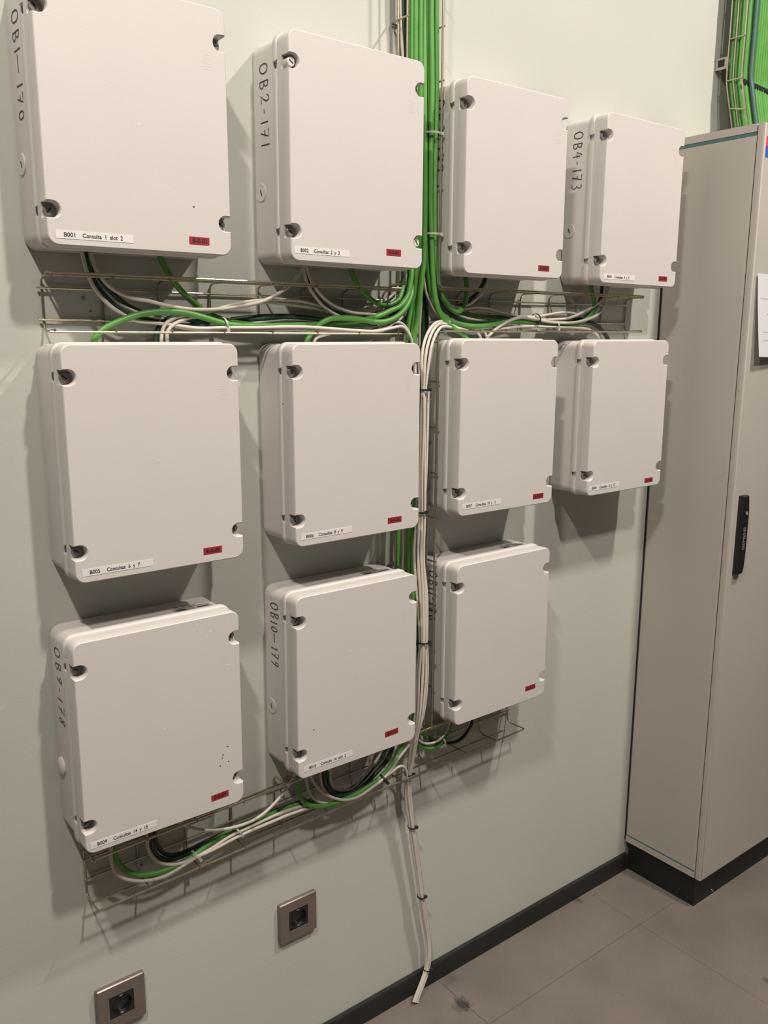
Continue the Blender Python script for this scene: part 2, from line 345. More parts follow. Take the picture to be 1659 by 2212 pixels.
('white_cable', 'white cable rising from box B005 and running along the left tray', 'cables in the left middle tray', 'white', 3.2, [(0.1659,-0.04,1.6157),(0.1666,-0.04,1.6313),(0.1687,-0.041,1.6469),(0.1777,-0.043,1.6602),(0.1989,-0.044,1.669),(0.234,-0.044,1.6759),(0.2591,-0.044,1.6796),(0.2849,-0.042,1.6866),(0.3121,-0.04,1.693),(0.3525,-0.036,1.6999),(0.4053,-0.03,1.704),(0.4538,-0.026,1.7029),(0.492,-0.024,1.6978),(0.5466,-0.024,1.6876),(0.6035,-0.024,1.6869),(0.6627,-0.024,1.6974),(0.7008,-0.022,1.719)]),
('white_cable', 'second white cable rising from box B005 beside the first', 'cables in the left middle tray', 'white', 3.2, [(0.1751,-0.044,1.6157),(0.175,-0.044,1.6306),(0.1769,-0.045,1.6454),(0.1898,-0.046,1.6572),(0.2135,-0.044,1.6661),(0.2385,-0.04,1.6729),(0.2723,-0.036,1.6833),(0.3257,-0.032,1.6894),(0.3765,-0.028,1.6982),(0.4076,-0.026,1.6974),(0.4601,-0.024,1.6936),(0.504,-0.022,1.6885),(0.5592,-0.022,1.6789),(0.6167,-0.022,1.6799)]),
('dark_cable', 'dark green cable rising from box B005 behind the white pair', 'cables in the left middle tray', 'dkgreen', 4.6, [(0.1584,-0.03,1.6156),(0.161,-0.03,1.6328),(0.166,-0.03,1.6485),(0.1767,-0.03,1.6611),(0.2003,-0.028,1.6693),(0.2326,-0.024,1.6651),(0.2647,-0.022,1.6575)]),
('white_cable', 'long white cable lying along the lower wire of the left tray', 'cables in the left middle tray', 'white', 3.1, [(0.1933,-0.034,1.6526),(0.2347,-0.042,1.6474),(0.2828,-0.045,1.6478),(0.3501,-0.046,1.6475),(0.4146,-0.046,1.6488),(0.4875,-0.046,1.6476),(0.5533,-0.046,1.6489),(0.6112,-0.045,1.6466),(0.6594,-0.044,1.6562),(0.6715,-0.044,1.6647),(0.6927,-0.042,1.6641),(0.7118,-0.04,1.6511),(0.7238,-0.038,1.6292),(0.7324,-0.036,1.5858)]),
('white_cable', 'white cable hanging from box B002, outer one of the pair', 'cables in the left middle tray', 'white', 3.2, [(0.4565,-0.04,1.7739),(0.4583,-0.04,1.7579),(0.4652,-0.04,1.7353),(0.4838,-0.04,1.7102),(0.5074,-0.038,1.6909),(0.5396,-0.034,1.6766),(0.5761,-0.03,1.6682),(0.6255,-0.026,1.6643),(0.6873,-0.024,1.6717),(0.7136,-0.022,1.6835),(0.7326,-0.02,1.7058)]),
('white_cable', 'white cable hanging from box B002, inner one of the pair', 'cables in the left middle tray', 'white', 3.2, [(0.4594,-0.042,1.7739),(0.4643,-0.042,1.7581),(0.4744,-0.042,1.7373),(0.4985,-0.042,1.7114),(0.5311,-0.04,1.694),(0.5704,-0.038,1.6833),(0.6179,-0.036,1.6806),(0.6627,-0.032,1.6768),(0.6903,-0.028,1.6679),(0.712,-0.024,1.6778),(0.7285,-0.022,1.6962)]),
('dark_cable', 'dark green cable hanging from box B002 between the white pair', 'cables in the left middle tray', 'dkgreen', 4.2, [(0.4617,-0.032,1.7746),(0.4665,-0.032,1.7545),(0.4807,-0.032,1.7225),(0.5029,-0.032,1.6997),(0.5335,-0.03,1.6827),(0.5776,-0.028,1.6737),(0.6373,-0.026,1.6747),(0.6888,-0.022,1.6849),(0.7125,-0.02,1.7053)]),
('white_cable', 'short white cable curving up into box B006 under the left tray', 'cables in the left middle tray', 'white', 3.0, [(0.4761,-0.04,1.6142),(0.4827,-0.04,1.6318),(0.5009,-0.042,1.6389),(0.5282,-0.042,1.6443),(0.5688,-0.04,1.6464),(0.6165,-0.038,1.6467),(0.6476,-0.036,1.6599),(0.6794,-0.034,1.6696)]),
('white_cable', 'white cable crossing behind to the dark corner beside the central bundle', 'cables in the left middle tray', 'white', 2.9, [(0.5663,-0.02,1.6899),(0.5949,-0.02,1.6868),(0.6299,-0.02,1.6949),(0.6597,-0.02,1.7067),(0.6855,-0.018,1.7187),(0.7054,-0.016,1.7381)]),
('dark_cable', 'dark green cable lying deep along the back of the left tray', 'cables in the left middle tray', 'dkgreen', 4.6, [(0.3156,-0.014,1.6664),(0.374,-0.014,1.6724),(0.4347,-0.014,1.6742),(0.5091,-0.014,1.6692),(0.5647,-0.014,1.6619),(0.633,-0.016,1.6617),(0.6937,-0.016,1.6662),(0.7236,-0.016,1.6723),(0.7386,-0.016,1.6917)]),
('white_cable', 'white cable rising in a hump along the back of the right tray', 'cables in the right middle tray', 'white', 3.0, [(0.813,-0.024,1.6696),(0.8318,-0.024,1.6718),(0.8646,-0.022,1.6883),(0.8935,-0.022,1.6978),(0.924,-0.024,1.7015),(0.9621,-0.028,1.6992),(0.9993,-0.034,1.6916),(1.0461,-0.042,1.684),(1.098,-0.046,1.6838),(1.1443,-0.046,1.6899),(1.1942,-0.044,1.6952),(1.2433,-0.04,1.6929),(1.2843,-0.034,1.6848)]),
('white_cable', 'white cable of the right tray sweeping up to box B004 on the outside', 'cables in the right middle tray', 'white', 3.2, [(0.9044,-0.018,1.6921),(0.9483,-0.02,1.695),(0.9971,-0.026,1.6886),(1.0372,-0.036,1.6808),(1.0785,-0.044,1.6772),(1.1149,-0.047,1.6766),(1.1625,-0.048,1.6783),(1.2107,-0.048,1.6823),(1.2606,-0.047,1.6964),(1.3116,-0.046,1.7154),(1.345,-0.044,1.7343),(1.3604,-0.042,1.7552),(1.3634,-0.042,1.7835)]),
('white_cable', 'white cable from box B007 crossing the right tray up to box B004', 'cables in the right middle tray', 'white', 3.4, [(0.9309,-0.044,1.612),(0.9403,-0.044,1.6324),(0.9566,-0.046,1.6488),(0.9853,-0.049,1.6655),(1.0227,-0.05,1.6783),(1.0551,-0.051,1.682),(1.0945,-0.051,1.6773),(1.1268,-0.051,1.6724),(1.1595,-0.051,1.6707),(1.2198,-0.051,1.6714),(1.2694,-0.051,1.6787),(1.3139,-0.05,1.6918),(1.34,-0.048,1.7126),(1.3497,-0.046,1.7344),(1.3505,-0.044,1.7548),(1.3463,-0.044,1.7827)]),
('white_cable', 'white cable lying low along the right tray into box B008', 'cables in the right middle tray', 'white', 3.1, [(0.9549,-0.04,1.657),(0.9863,-0.044,1.6552),(1.0323,-0.046,1.6598),(1.0761,-0.047,1.6612),(1.145,-0.047,1.6608),(1.2386,-0.046,1.6595),(1.2873,-0.045,1.6566),(1.3142,-0.044,1.6477),(1.3346,-0.043,1.6353),(1.349,-0.042,1.6099)]),
('dark_cable', 'thick black cable bending down into box B008', 'cables in the right middle tray', 'black', 5.0, [(1.1504,-0.03,1.6697),(1.2212,-0.034,1.6694),(1.2636,-0.036,1.671),(1.3035,-0.038,1.6726),(1.3305,-0.04,1.6638),(1.3556,-0.04,1.6491),(1.3736,-0.04,1.633),(1.3891,-0.04,1.6062)]),
('white_cable', 'thin white cable falling right of the central bundle into the right tray', 'cables in the right middle tray', 'white', 3.0, [(0.7597,-0.03,1.7961),(0.7664,-0.034,1.7311),(0.7754,-0.036,1.7113),(0.792,-0.04,1.6866),(0.8104,-0.042,1.6713),(0.8452,-0.044,1.661),(0.8938,-0.044,1.6555),(0.9529,-0.042,1.658)]),
('white_cable', 'white cable curling down from the bottom of the third top box', 'cables in the right middle tray', 'white', 3.0, [(0.9444,-0.04,1.7758),(0.9394,-0.04,1.7556),(0.9321,-0.038,1.7375),(0.905,-0.036,1.7148),(0.8834,-0.034,1.7043),(0.8637,-0.03,1.701),(0.8419,-0.024,1.7016)]),
('dark_cable', 'black cable curling down from the bottom of the third top box', 'cables in the right middle tray', 'black', 4.2, [(0.9417,-0.034,1.776),(0.9339,-0.034,1.7537),(0.9167,-0.032,1.7322),(0.8966,-0.03,1.7167),(0.8811,-0.026,1.7064),(0.8574,-0.022,1.7)]),
('white_cable', 'short white cable showing under the loop in the right tray', 'cables in the right middle tray', 'white', 2.9, [(0.8198,-0.026,1.703),(0.8395,-0.03,1.6906),(0.862,-0.034,1.683),(0.8937,-0.036,1.6756),(0.9457,-0.034,1.6713),(1.0087,-0.03,1.6742),(1.0565,-0.028,1.677)]),
('dark_cable', 'dark green cable along the right tray below the loop', 'cables in the right middle tray', 'dkgreen', 4.6, [(0.7976,-0.028,1.7314),(0.8095,-0.03,1.7094),(0.8282,-0.032,1.6903),(0.8552,-0.034,1.678),(0.8939,-0.036,1.6696),(0.9603,-0.034,1.6704),(1.041,-0.028,1.6789),(1.1058,-0.026,1.6778)]),
('green_cable', 'shaded green cable along the back of the right tray', 'cables in the right middle tray', 'green', 5.0, [(0.8338,-0.018,1.6976),(0.8891,-0.018,1.6868),(0.9488,-0.02,1.6817),(1.01,-0.024,1.6806),(1.0701,-0.03,1.6751),(1.1461,-0.034,1.6674),(1.245,-0.036,1.6641)]),
('white_cable', 'white cable entering box B007 through the lower wire, left one', 'cables in the right middle tray', 'white', 2.9, [(0.8594,-0.036,1.6602),(0.8881,-0.038,1.6584),(0.9047,-0.04,1.6526),(0.9204,-0.042,1.6375),(0.9343,-0.042,1.6119)]),
('white_cable', 'white cable entering box B007 through the lower wire, middle one', 'cables in the right middle tray', 'white', 2.9, [(0.9031,-0.034,1.6606),(0.9221,-0.038,1.6588),(0.9319,-0.04,1.6517),(0.9406,-0.042,1.6375),(0.9489,-0.042,1.6119)]),
('dark_cable', 'dark green cable rising to box B004 behind the white ones', 'cables in the right middle tray', 'dkgreen', 4.2, [(1.1569,-0.024,1.6742),(1.2362,-0.028,1.6774),(1.289,-0.03,1.6871),(1.3244,-0.032,1.7058),(1.3417,-0.034,1.7289),(1.3443,-0.036,1.7549),(1.3437,-0.036,1.7829)]),
('white_cable', 'leftmost white cable of the bundle falling past box B006 to the floor', 'white cables falling to the floor', 'white', 3.2, [(0.8956,-0.042,1.6585),(0.8432,-0.046,1.6668),(0.7836,-0.056,1.6679),(0.7515,-0.068,1.6541),(0.7281,-0.078,1.6304),(0.716,-0.084,1.6014),(0.7136,-0.086,1.5684),(0.7155,-0.086,1.5284),(0.7156,-0.084,1.4725),(0.7147,-0.084,1.3747),(0.7134,-0.084,1.295),(0.7163,-0.08,1.2434),(0.7165,-0.078,1.1711),(0.7229,-0.08,1.0762),(0.7269,-0.082,0.9721),(0.7218,-0.08,0.8931),(0.7225,-0.076,0.8028),(0.7196,-0.066,0.732),(0.7203,-0.056,0.6818),(0.7191,-0.048,0.6416),(0.7175,-0.042,0.6008),(0.7272,-0.036,0.5472),(0.7398,-0.032,0.49),(0.7524,-0.03,0.4191),(0.7685,-0.028,0.3365),(0.7767,-0.028,0.2861),(0.7906,-0.027,0.2175),(0.8033,-0.026,0.1521),(0.8039,-0.028,0.1067),(0.7967,-0.03,0.0729),(0.78,-0.034,0.0466),(0.7604,-0.038,0.0221),(0.7514,-0.04,0.0096)]),
('white_cable', 'second white cable of the bundle falling past box B006 to the floor', 'white cables falling to the floor', 'white', 3.2, [(0.9047,-0.04,1.6526),(0.8503,-0.046,1.658),(0.788,-0.06,1.6641),(0.7565,-0.074,1.6532),(0.736,-0.082,1.6304),(0.7226,-0.088,1.6014),(0.7177,-0.09,1.5685),(0.7159,-0.09,1.5286),(0.7181,-0.09,1.4728),(0.7164,-0.088,1.375),(0.7165,-0.088,1.2953),(0.7207,-0.084,1.2435),(0.7223,-0.082,1.171),(0.7275,-0.084,1.0763),(0.7272,-0.088,0.9738),(0.7293,-0.084,0.8926),(0.726,-0.08,0.8033),(0.7204,-0.07,0.7333),(0.7211,-0.06,0.6832),(0.7199,-0.052,0.6431),(0.7212,-0.046,0.6013),(0.7324,-0.04,0.5472),(0.7428,-0.037,0.4913),(0.7564,-0.034,0.4196),(0.771,-0.032,0.3377),(0.7784,-0.033,0.2881),(0.7917,-0.031,0.2193),(0.8044,-0.03,0.1541),(0.8057,-0.033,0.109),(0.7985,-0.035,0.0753),(0.7818,-0.039,0.049),(0.7631,-0.042,0.0235),(0.7541,-0.044,0.0096)]),
('white_cable', 'third white cable of the bundle falling past box B006 to the floor', 'white cables falling to the floor', 'white', 3.2, [(0.878,-0.046,1.6523),(0.8313,-0.052,1.6559),(0.7855,-0.066,1.6573),(0.7614,-0.076,1.6447),(0.7451,-0.082,1.6238),(0.7365,-0.085,1.6012),(0.73,-0.086,1.5681),(0.7244,-0.086,1.5281),(0.7228,-0.086,1.4723),(0.7258,-0.086,1.374),(0.7273,-0.086,1.2938),(0.7303,-0.082,1.2419),(0.7323,-0.078,1.1686),(0.7359,-0.082,1.0743),(0.7361,-0.084,0.9707),(0.7406,-0.082,0.8891),(0.7363,-0.076,0.7989),(0.7293,-0.066,0.7291),(0.7286,-0.056,0.6792),(0.7275,-0.048,0.6389),(0.7299,-0.044,0.5975),(0.7398,-0.038,0.5436),(0.7496,-0.034,0.4873),(0.7639,-0.032,0.4156),(0.778,-0.029,0.3331),(0.7863,-0.029,0.2824),(0.8005,-0.028,0.2136),(0.8117,-0.027,0.1488),(0.8139,-0.029,0.1025),(0.8082,-0.031,0.0678),(0.7906,-0.036,0.0426),(0.7709,-0.04,0.018),(0.7619,-0.042,0.0027)]),
('white_cable', 'white cable at the back of the bundle falling past box B010 to the floor', 'white cables falling to the floor', 'white', 3.2, [(0.7286,-0.04,1.6197),(0.7261,-0.05,1.567),(0.7214,-0.062,1.4705),(0.7188,-0.07,1.3727),(0.717,-0.072,1.2928),(0.7169,-0.07,1.2416),(0.7127,-0.07,1.17),(0.7204,-0.072,1.0747),(0.7267,-0.076,0.9704),(0.7215,-0.074,0.8912),(0.7207,-0.07,0.8011),(0.7174,-0.062,0.7311),(0.7178,-0.054,0.6818),(0.721,-0.044,0.6393),(0.7222,-0.038,0.5974),(0.7348,-0.032,0.5426),(0.7474,-0.028,0.4852),(0.7602,-0.026,0.414),(0.774,-0.025,0.3326),(0.7861,-0.024,0.2797),(0.7987,-0.023,0.2115),(0.8121,-0.023,0.1461),(0.8128,-0.025,0.1005),(0.8071,-0.027,0.0658),(0.7879,-0.032,0.0413),(0.7697,-0.036,0.0159),(0.7607,-0.038,0.0046)]),
('white_cable', 'white cable leaving the bundle to loop below box B010', 'white cables falling to the floor', 'white', 3.3, [(0.7372,-0.08,1.5274),(0.7349,-0.08,1.3725),(0.7328,-0.076,1.2406),(0.7344,-0.074,1.1675),(0.7434,-0.078,1.0719),(0.7436,-0.08,0.9679),(0.7499,-0.076,0.8849),(0.7439,-0.072,0.7954),(0.7307,-0.064,0.745),(0.7194,-0.058,0.7243),(0.6902,-0.054,0.6973),(0.6662,-0.054,0.6741),(0.6423,-0.054,0.6579),(0.607,-0.054,0.6459),(0.5724,-0.054,0.6375),(0.5392,-0.053,0.6408),(0.5129,-0.052,0.6528),(0.4855,-0.05,0.6734),(0.467,-0.046,0.6963),(0.4564,-0.043,0.7168),(0.4528,-0.042,0.7442)]),
('white_cable', 'white cable hooking over the bottom tray wire back under box B010', 'white cables falling to the floor', 'white', 3.2, [(0.7446,-0.034,0.5401),(0.7288,-0.042,0.591),(0.7162,-0.05,0.6283),(0.7084,-0.054,0.657),(0.697,-0.056,0.6719),(0.6834,-0.056,0.6739),(0.6662,-0.054,0.6661),(0.6428,-0.05,0.6538),(0.6084,-0.047,0.639),(0.5662,-0.045,0.6322),(0.522,-0.044,0.636),(0.4892,-0.044,0.6464),(0.4627,-0.043,0.6651),(0.4496,-0.042,0.6896),(0.4459,-0.041,0.7108),(0.4441,-0.041,0.7413)]),
('white_cable', 'white cable hanging from box B010 down to box B009', 'cables in the bottom tray', 'white', 3.3, [(0.4193,-0.046,0.7514),(0.4109,-0.048,0.736),(0.3924,-0.05,0.7179),(0.3664,-0.05,0.6965),(0.3364,-0.05,0.6801),(0.3072,-0.05,0.6731),(0.269,-0.049,0.6734),(0.2329,-0.048,0.6802),(0.2044,-0.046,0.69),(0.1701,-0.042,0.7097),(0.151,-0.04,0.7314)]),
('white_cable', 'inner white cable of the loops below box B010', 'cables in the bottom tray', 'white', 3.1, [(0.5129,-0.03,0.7254),(0.5138,-0.03,0.6966),(0.5142,-0.031,0.6837),(0.5232,-0.032,0.6657),(0.5429,-0.032,0.6534),(0.5726,-0.031,0.6474),(0.603,-0.028,0.6608),(0.6361,-0.024,0.6814),(0.6604,-0.02,0.7007),(0.6792,-0.018,0.7367)]),
('dark_cable', 'outer dark green cable of the loops below box B010', 'cables in the bottom tray', 'dkgreen', 4.6, [(0.492,-0.036,0.7345),(0.4941,-0.036,0.7057),(0.498,-0.037,0.6819),(0.5165,-0.038,0.6563),(0.5499,-0.038,0.6425),(0.5986,-0.034,0.6444),(0.6395,-0.03,0.6622),(0.6733,-0.026,0.6819),(0.6896,-0.024,0.7014),(0.7045,-0.022,0.7423)]),
('dark_cable', 'inner dark green cable of the loops below box B010', 'cables in the bottom tray', 'dkgreen', 4.4, [(0.5096,-0.024,0.7239),(0.5105,-0.024,0.6951),(0.5151,-0.026,0.6735),(0.532,-0.028,0.652),(0.5607,-0.028,0.6444),(0.6006,-0.026,0.6528),(0.6376,-0.022,0.6732),(0.67,-0.018,0.6958),(0.6876,-0.016,0.7334)]),
('white_cable', 'white cable dropping beside the dark ones below box B010', 'cables in the bottom tray', 'white', 2.9, [(0.4811,-0.04,0.7397),(0.4819,-0.04,0.7093),(0.4852,-0.04,0.6875),(0.4981,-0.04,0.6624),(0.5262,-0.038,0.6407),(0.5677,-0.036,0.6366),(0.6207,-0.034,0.645),(0.6635,-0.03,0.6659),(0.6936,-0.026,0.6941),(0.7129,-0.022,0.7283)]),
('white_cable', 'white cable sweeping from box B009 along the bottom tray wire', 'cables in the bottom tray', 'white', 3.2, [(0.0247,-0.042,0.7348),(0.0225,-0.042,0.7123),(0.0215,-0.042,0.6957),(0.0266,-0.043,0.6706),(0.0409,-0.044,0.6519),(0.0641,-0.044,0.6364),(0.0881,-0.044,0.6273),(0.1204,-0.044,0.6227),(0.1564,-0.045,0.6294),(0.1894,-0.046,0.6386),(0.2236,-0.046,0.6454),(0.2513,-0.046,0.653),(0.2742,-0.046,0.6566),(0.3091,-0.046,0.6591),(0.3487,-0.045,0.6618),(0.3893,-0.044,0.6625),(0.4328,-0.04,0.6568),(0.4826,-0.034,0.6441)]),
('white_cable', 'second white cable lying beside it along the bottom tray wire', 'cables in the bottom tray', 'white', 3.2, [(0.0951,-0.034,0.7327),(0.094,-0.034,0.711),(0.094,-0.034,0.6936),(0.0997,-0.035,0.6715),(0.1158,-0.036,0.6499),(0.1365,-0.037,0.6372),(0.1598,-0.04,0.6333),(0.1904,-0.046,0.6383),(0.2224,-0.05,0.6428),(0.2676,-0.052,0.6508),(0.3056,-0.052,0.654),(0.3554,-0.05,0.6543),(0.3968,-0.048,0.6542),(0.4524,-0.042,0.6476),(0.498,-0.038,0.6373)]),
('green_cable', 'thick green cable curving from box B009 along the bottom tray', 'cables in the bottom tray', 'green', 5.4, [(0.031,-0.036,0.7294),(0.032,-0.036,0.7026),(0.0352,-0.036,0.6833),(0.0481,-0.036,0.6618),(0.0677,-0.036,0.6441),(0.0963,-0.036,0.6323),(0.1252,-0.036,0.6293),(0.1548,-0.036,0.6302),(0.1833,-0.036,0.6359),(0.2197,-0.036,0.649),(0.2567,-0.036,0.6573),(0.2955,-0.036,0.6613),(0.3348,-0.035,0.661),(0.3751,-0.034,0.6607),(0.4171,-0.032,0.6598),(0.4747,-0.028,0.6519)]),
('dark_cable', 'black cable bending from box B009 into the bottom tray', 'cables in the bottom tray', 'black', 4.4, [(0.1037,-0.028,0.7265),(0.1044,-0.028,0.704),(0.1068,-0.028,0.6788),(0.1205,-0.028,0.6537),(0.1417,-0.028,0.6413),(0.1677,-0.028,0.6399),(0.1962,-0.026,0.6398),(0.245,-0.022,0.6476),(0.3094,-0.02,0.6516),(0.3879,-0.018,0.654),(0.4587,-0.016,0.652)]),
('dark_cable', 'second black cable bending from box B009 inside the first', 'cables in the bottom tray', 'black', 4.2, [(0.1142,-0.022,0.7197),(0.1149,-0.022,0.697),(0.1195,-0.022,0.6757),(0.1335,-0.022,0.6534),(0.1551,-0.022,0.6438),(0.1833,-0.02,0.6418),(0.2265,-0.018,0.6454),(0.3008,-0.016,0.6497),(0.3902,-0.014,0.6534)]),
('green_cable', 'green loop hanging below the inner corner of the eleventh box', 'cables in the bottom tray', 'green', 5.0, [(0.7367,-0.022,0.8251),(0.7471,-0.024,0.7539),(0.7541,-0.028,0.7208),(0.7624,-0.032,0.7011),(0.7766,-0.034,0.687),(0.7982,-0.036,0.6777),(0.8231,-0.036,0.6773),(0.8391,-0.036,0.6868),(0.8536,-0.036,0.7042),(0.8636,-0.036,0.7253),(0.8673,-0.036,0.7542)]),
('green_cable', 'second green loop just above it, nearer the wall', 'cables in the bottom tray', 'green', 4.6, [(0.759,-0.012,0.8158),(0.7697,-0.014,0.7438),(0.7813,-0.016,0.7188),(0.7987,-0.018,0.7002),(0.8236,-0.02,0.684),(0.8472,-0.022,0.6801),(0.8616,-0.024,0.6948),(0.8683,-0.026,0.7178),(0.8703,-0.026,0.7557)]),
('white_cable', 'white cable lying on the green loop below the eleventh box', 'cables in the bottom tray', 'white', 2.8, [(0.7517,-0.036,0.7223),(0.7655,-0.04,0.7045),(0.7854,-0.042,0.6958),(0.8116,-0.042,0.6927),(0.8305,-0.042,0.6989),(0.8497,-0.04,0.7164),(0.8564,-0.04,0.7467)]),
('dark_cable', 'black cable loop rising to the eleventh box at its right end', 'cables in the bottom tray', 'black', 4.2, [(0.8083,-0.024,0.6889),(0.8289,-0.026,0.6764),(0.8511,-0.028,0.6704),(0.8766,-0.03,0.666),(0.9008,-0.032,0.6693),(0.9186,-0.034,0.6832),(0.9317,-0.036,0.7035),(0.9384,-0.036,0.7346)]),
('white_cable', 'white cable inside the black loop under the eleventh box', 'cables in the bottom tray', 'white', 2.8, [(0.8359,-0.018,0.6783),(0.8578,-0.022,0.6758),(0.8815,-0.026,0.6764),(0.9011,-0.028,0.6787),(0.9145,-0.03,0.6853),(0.9261,-0.032,0.7024),(0.9329,-0.032,0.7347)]),
]
TIES = [
('translucent white cable tie around the green bundle beside the upper half of box B002', 'clear', (0.7641, -0.046, 2.041), 19, 15, 'v', 1),
('translucent white cable tie around the green bundle near the lower corner of box B002', 'clear', (0.7667, -0.046, 1.8455), 18, 15, 'v', 1),
('black cable tie around the white bundle near the top of box B006', 'black', (0.7199, -0.086, 1.5283), 8.5, 7, 'v', 1),
('black cable tie around the white bundle near the bottom of box B006', 'black', (0.7198, -0.08, 1.2674), 9, 8, 'v', 1),
('black cable tie around the white bundle beside the middle of box B010', 'black', (0.7317, -0.082, 0.9711), 11, 8, 'v', 1),
('black cable tie where the white bundle passes the bottom tray', 'black', (0.7219, -0.048, 0.6407), 7.5, 7, 'v', 1),
('black cable tie on the white bundle just below the bottom tray', 'black', (0.7454, -0.033, 0.4896), 7, 6.5, 'v', 1),
('black cable tie on the white bundle level with the right wall socket', 'black', (0.7815, -0.0285, 0.2855), 7, 6.5, 'v', 1),
('black cable tie on the white bundle in front of the skirting board', 'black', (0.802, -0.031, 0.0723), 7, 6.5, 'v', 1),
('black cable tie holding the white and green cables below box B010', 'black', (0.6462, -0.049, 0.6545), 10, 8, 'd', 1),
('black cable tie around the white cables in the right tray', 'black', (1.0956, -0.047, 1.6795), 9.5, 9, 'h', 1),
('translucent cable tie on the green cables in the left tray', 'clear', (0.2856, -0.042, 1.6575), 10, 9, 'h', 1),
('translucent cable tie on the low white cable of the right tray', 'clear', (1.1679, -0.044, 1.6643), 8, 7, 'h', 1),
('translucent cable tie on the green cable below box B009, left one', 'clear', (0.1875, -0.042, 0.6413), 9, 9, 'd', 1),
('translucent cable tie on the cables of the bottom tray between boxes B009 and B010', 'clear', (0.2796, -0.042, 0.6598), 10, 9, 'd', 1),
('translucent cable tie on the loops below the eleventh box', 'clear', (0.8347, -0.036, 0.6846), 8, 8, 'h', 1),
]

# ================================================================== THE ROOM
def struct(name, mb, material, parent=None):
    o = mb.build(name, material, parent)
    if parent is None: o['kind'] = 'structure'
    return o

X0, X1, Y0 = -2.6, 3.4, -3.6
XCAB = 1.6365
m = MB(); m.box(X0, X1, 0.0, 0.10, 0.0, CEIL); struct('wall_back', m, M['wall'])
m = MB(); m.box(X0-0.10, X0, Y0, 0.0, 0.0, CEIL); struct('wall_left', m, M['wall_other'])
m = MB(); m.box(X1, X1+0.10, Y0, 0.0, 0.0, CEIL); struct('wall_right', m, M['wall_other'])
m = MB(); m.box(X0-0.10, X1+0.10, Y0-0.10, Y0, 0.0, CEIL); struct('wall_front', m, M['wall_other'])
m = MB(); m.box(X0-0.10, X1+0.10, Y0-0.10, 0.10, CEIL, CEIL+0.10); struct('ceiling', m, M['ceiling'])
# raised floor: dark joint bed and 600 mm panels
m = MB(); m.box(X0-0.10, X1+0.10, Y0-0.10, 0.10, -0.06, -0.0035); floor = struct('floor', m, M['floor_joint'])
gx, gy, gap = 1.457, -0.199, 0.0008
xs = sorted(set([X0, X1] + [gx + 0.6*k for k in range(-8, 6) if X0 < gx + 0.6*k < X1]))
ys = sorted(set([Y0, 0.0] + [gy - 0.6*k for k in range(0, 8) if Y0 < gy - 0.6*k < 0]))
def panel_mesh(w, d):
    b = 0.0008; mm = MB()
    lo = [(0,0,-0.0035),(w,0,-0.0035),(w,d,-0.0035),(0,d,-0.0035)]
    mid = [(0,0,-b),(w,0,-b),(w,d,-b),(0,d,-b)]
    up = [(b,b,0),(w-b,b,0),(w-b,d-b,0),(b,d-b,0)]
    mm.prism([lo, mid, up], smooth=False)
    return mm.mesh('floor_panel', M['floor'])
pm = {}
for i in range(len(xs)-1):
    for j in range(len(ys)-1):
        w = round(xs[i+1]-xs[i]-gap, 4); d = round(ys[j+1]-ys[j]-gap, 4)
        if (w, d) not in pm: pm[(w, d)] = panel_mesh(w, d)
        link('floor_panel', pm[(w, d)], floor, (xs[i]+gap/2, ys[j]+gap/2, 0))
# skirting with a small chamfer along its top edge
def skirting(name, x0, x1):
    prof = [(0.0, 0.0), (-0.013, 0.0), (-0.013, 0.046), (-0.009, 0.0515), (0.0, 0.0527)]
    mm = MB()
    mm.prism([[(x0, y, z) for y, z in prof], [(x1, y, z) for y, z in prof]], smooth=False)
    return struct(name, mm, M['base'])
skirting('baseboard_back', X0, XCAB + 0.0115)

# ================================================================== ENCLOSURES
BW, BH, BD = 0.3044, 0.380, 0.1225
YB, YR, YF = -0.072, -0.086, -0.100        # body front, rim front, notch floor

def notched(w, h, r, zs, depth, half, rn):
    """rounded rectangle with U shaped notches in both long sides, ccw from the front"""
    base = rrect(w, h, r, 6)
    def notch(side):
        # points from the outline edge in and out; travelling up on the right side, down on the left
        out = []
        order = sorted(zs) if side > 0 else sorted(zs, reverse=True)
        for zc in order:
            s = 1 if side > 0 else -1
            pts = [(side*w/2, zc - s*half)]
            n = 8
            cxn = side*(w/2 - depth + rn)
            for k in range(n+1):
                a = math.radians(-90 + 180*k/n)
                px = cxn - side*rn*math.cos(a)
                pz = zc + s*half*math.sin(a)
                pts.append((px, pz))
            pts.append((side*w/2, zc + s*half))
            out += pts
        return out
    # base order: TR corner, TL corner, BL corner, BR corner (7 points each)
    return base[0:14] + notch(-1) + base[14:28] + notch(1)

NZ = (BH/2 - 0.052, -(BH/2 - 0.052))
# --- body
mb = MB()
o0 = rrect(BW-0.004, BH-0.004, 0.020); o1 = rrect(BW-0.006, BH-0.006, 0.019)
mb.prism([at_y(offset(o0, 0.003), -0.0005), at_y(o0, -0.0035), at_y(o1, YB)])
BODY = mb.mesh('body', M['plastic'])
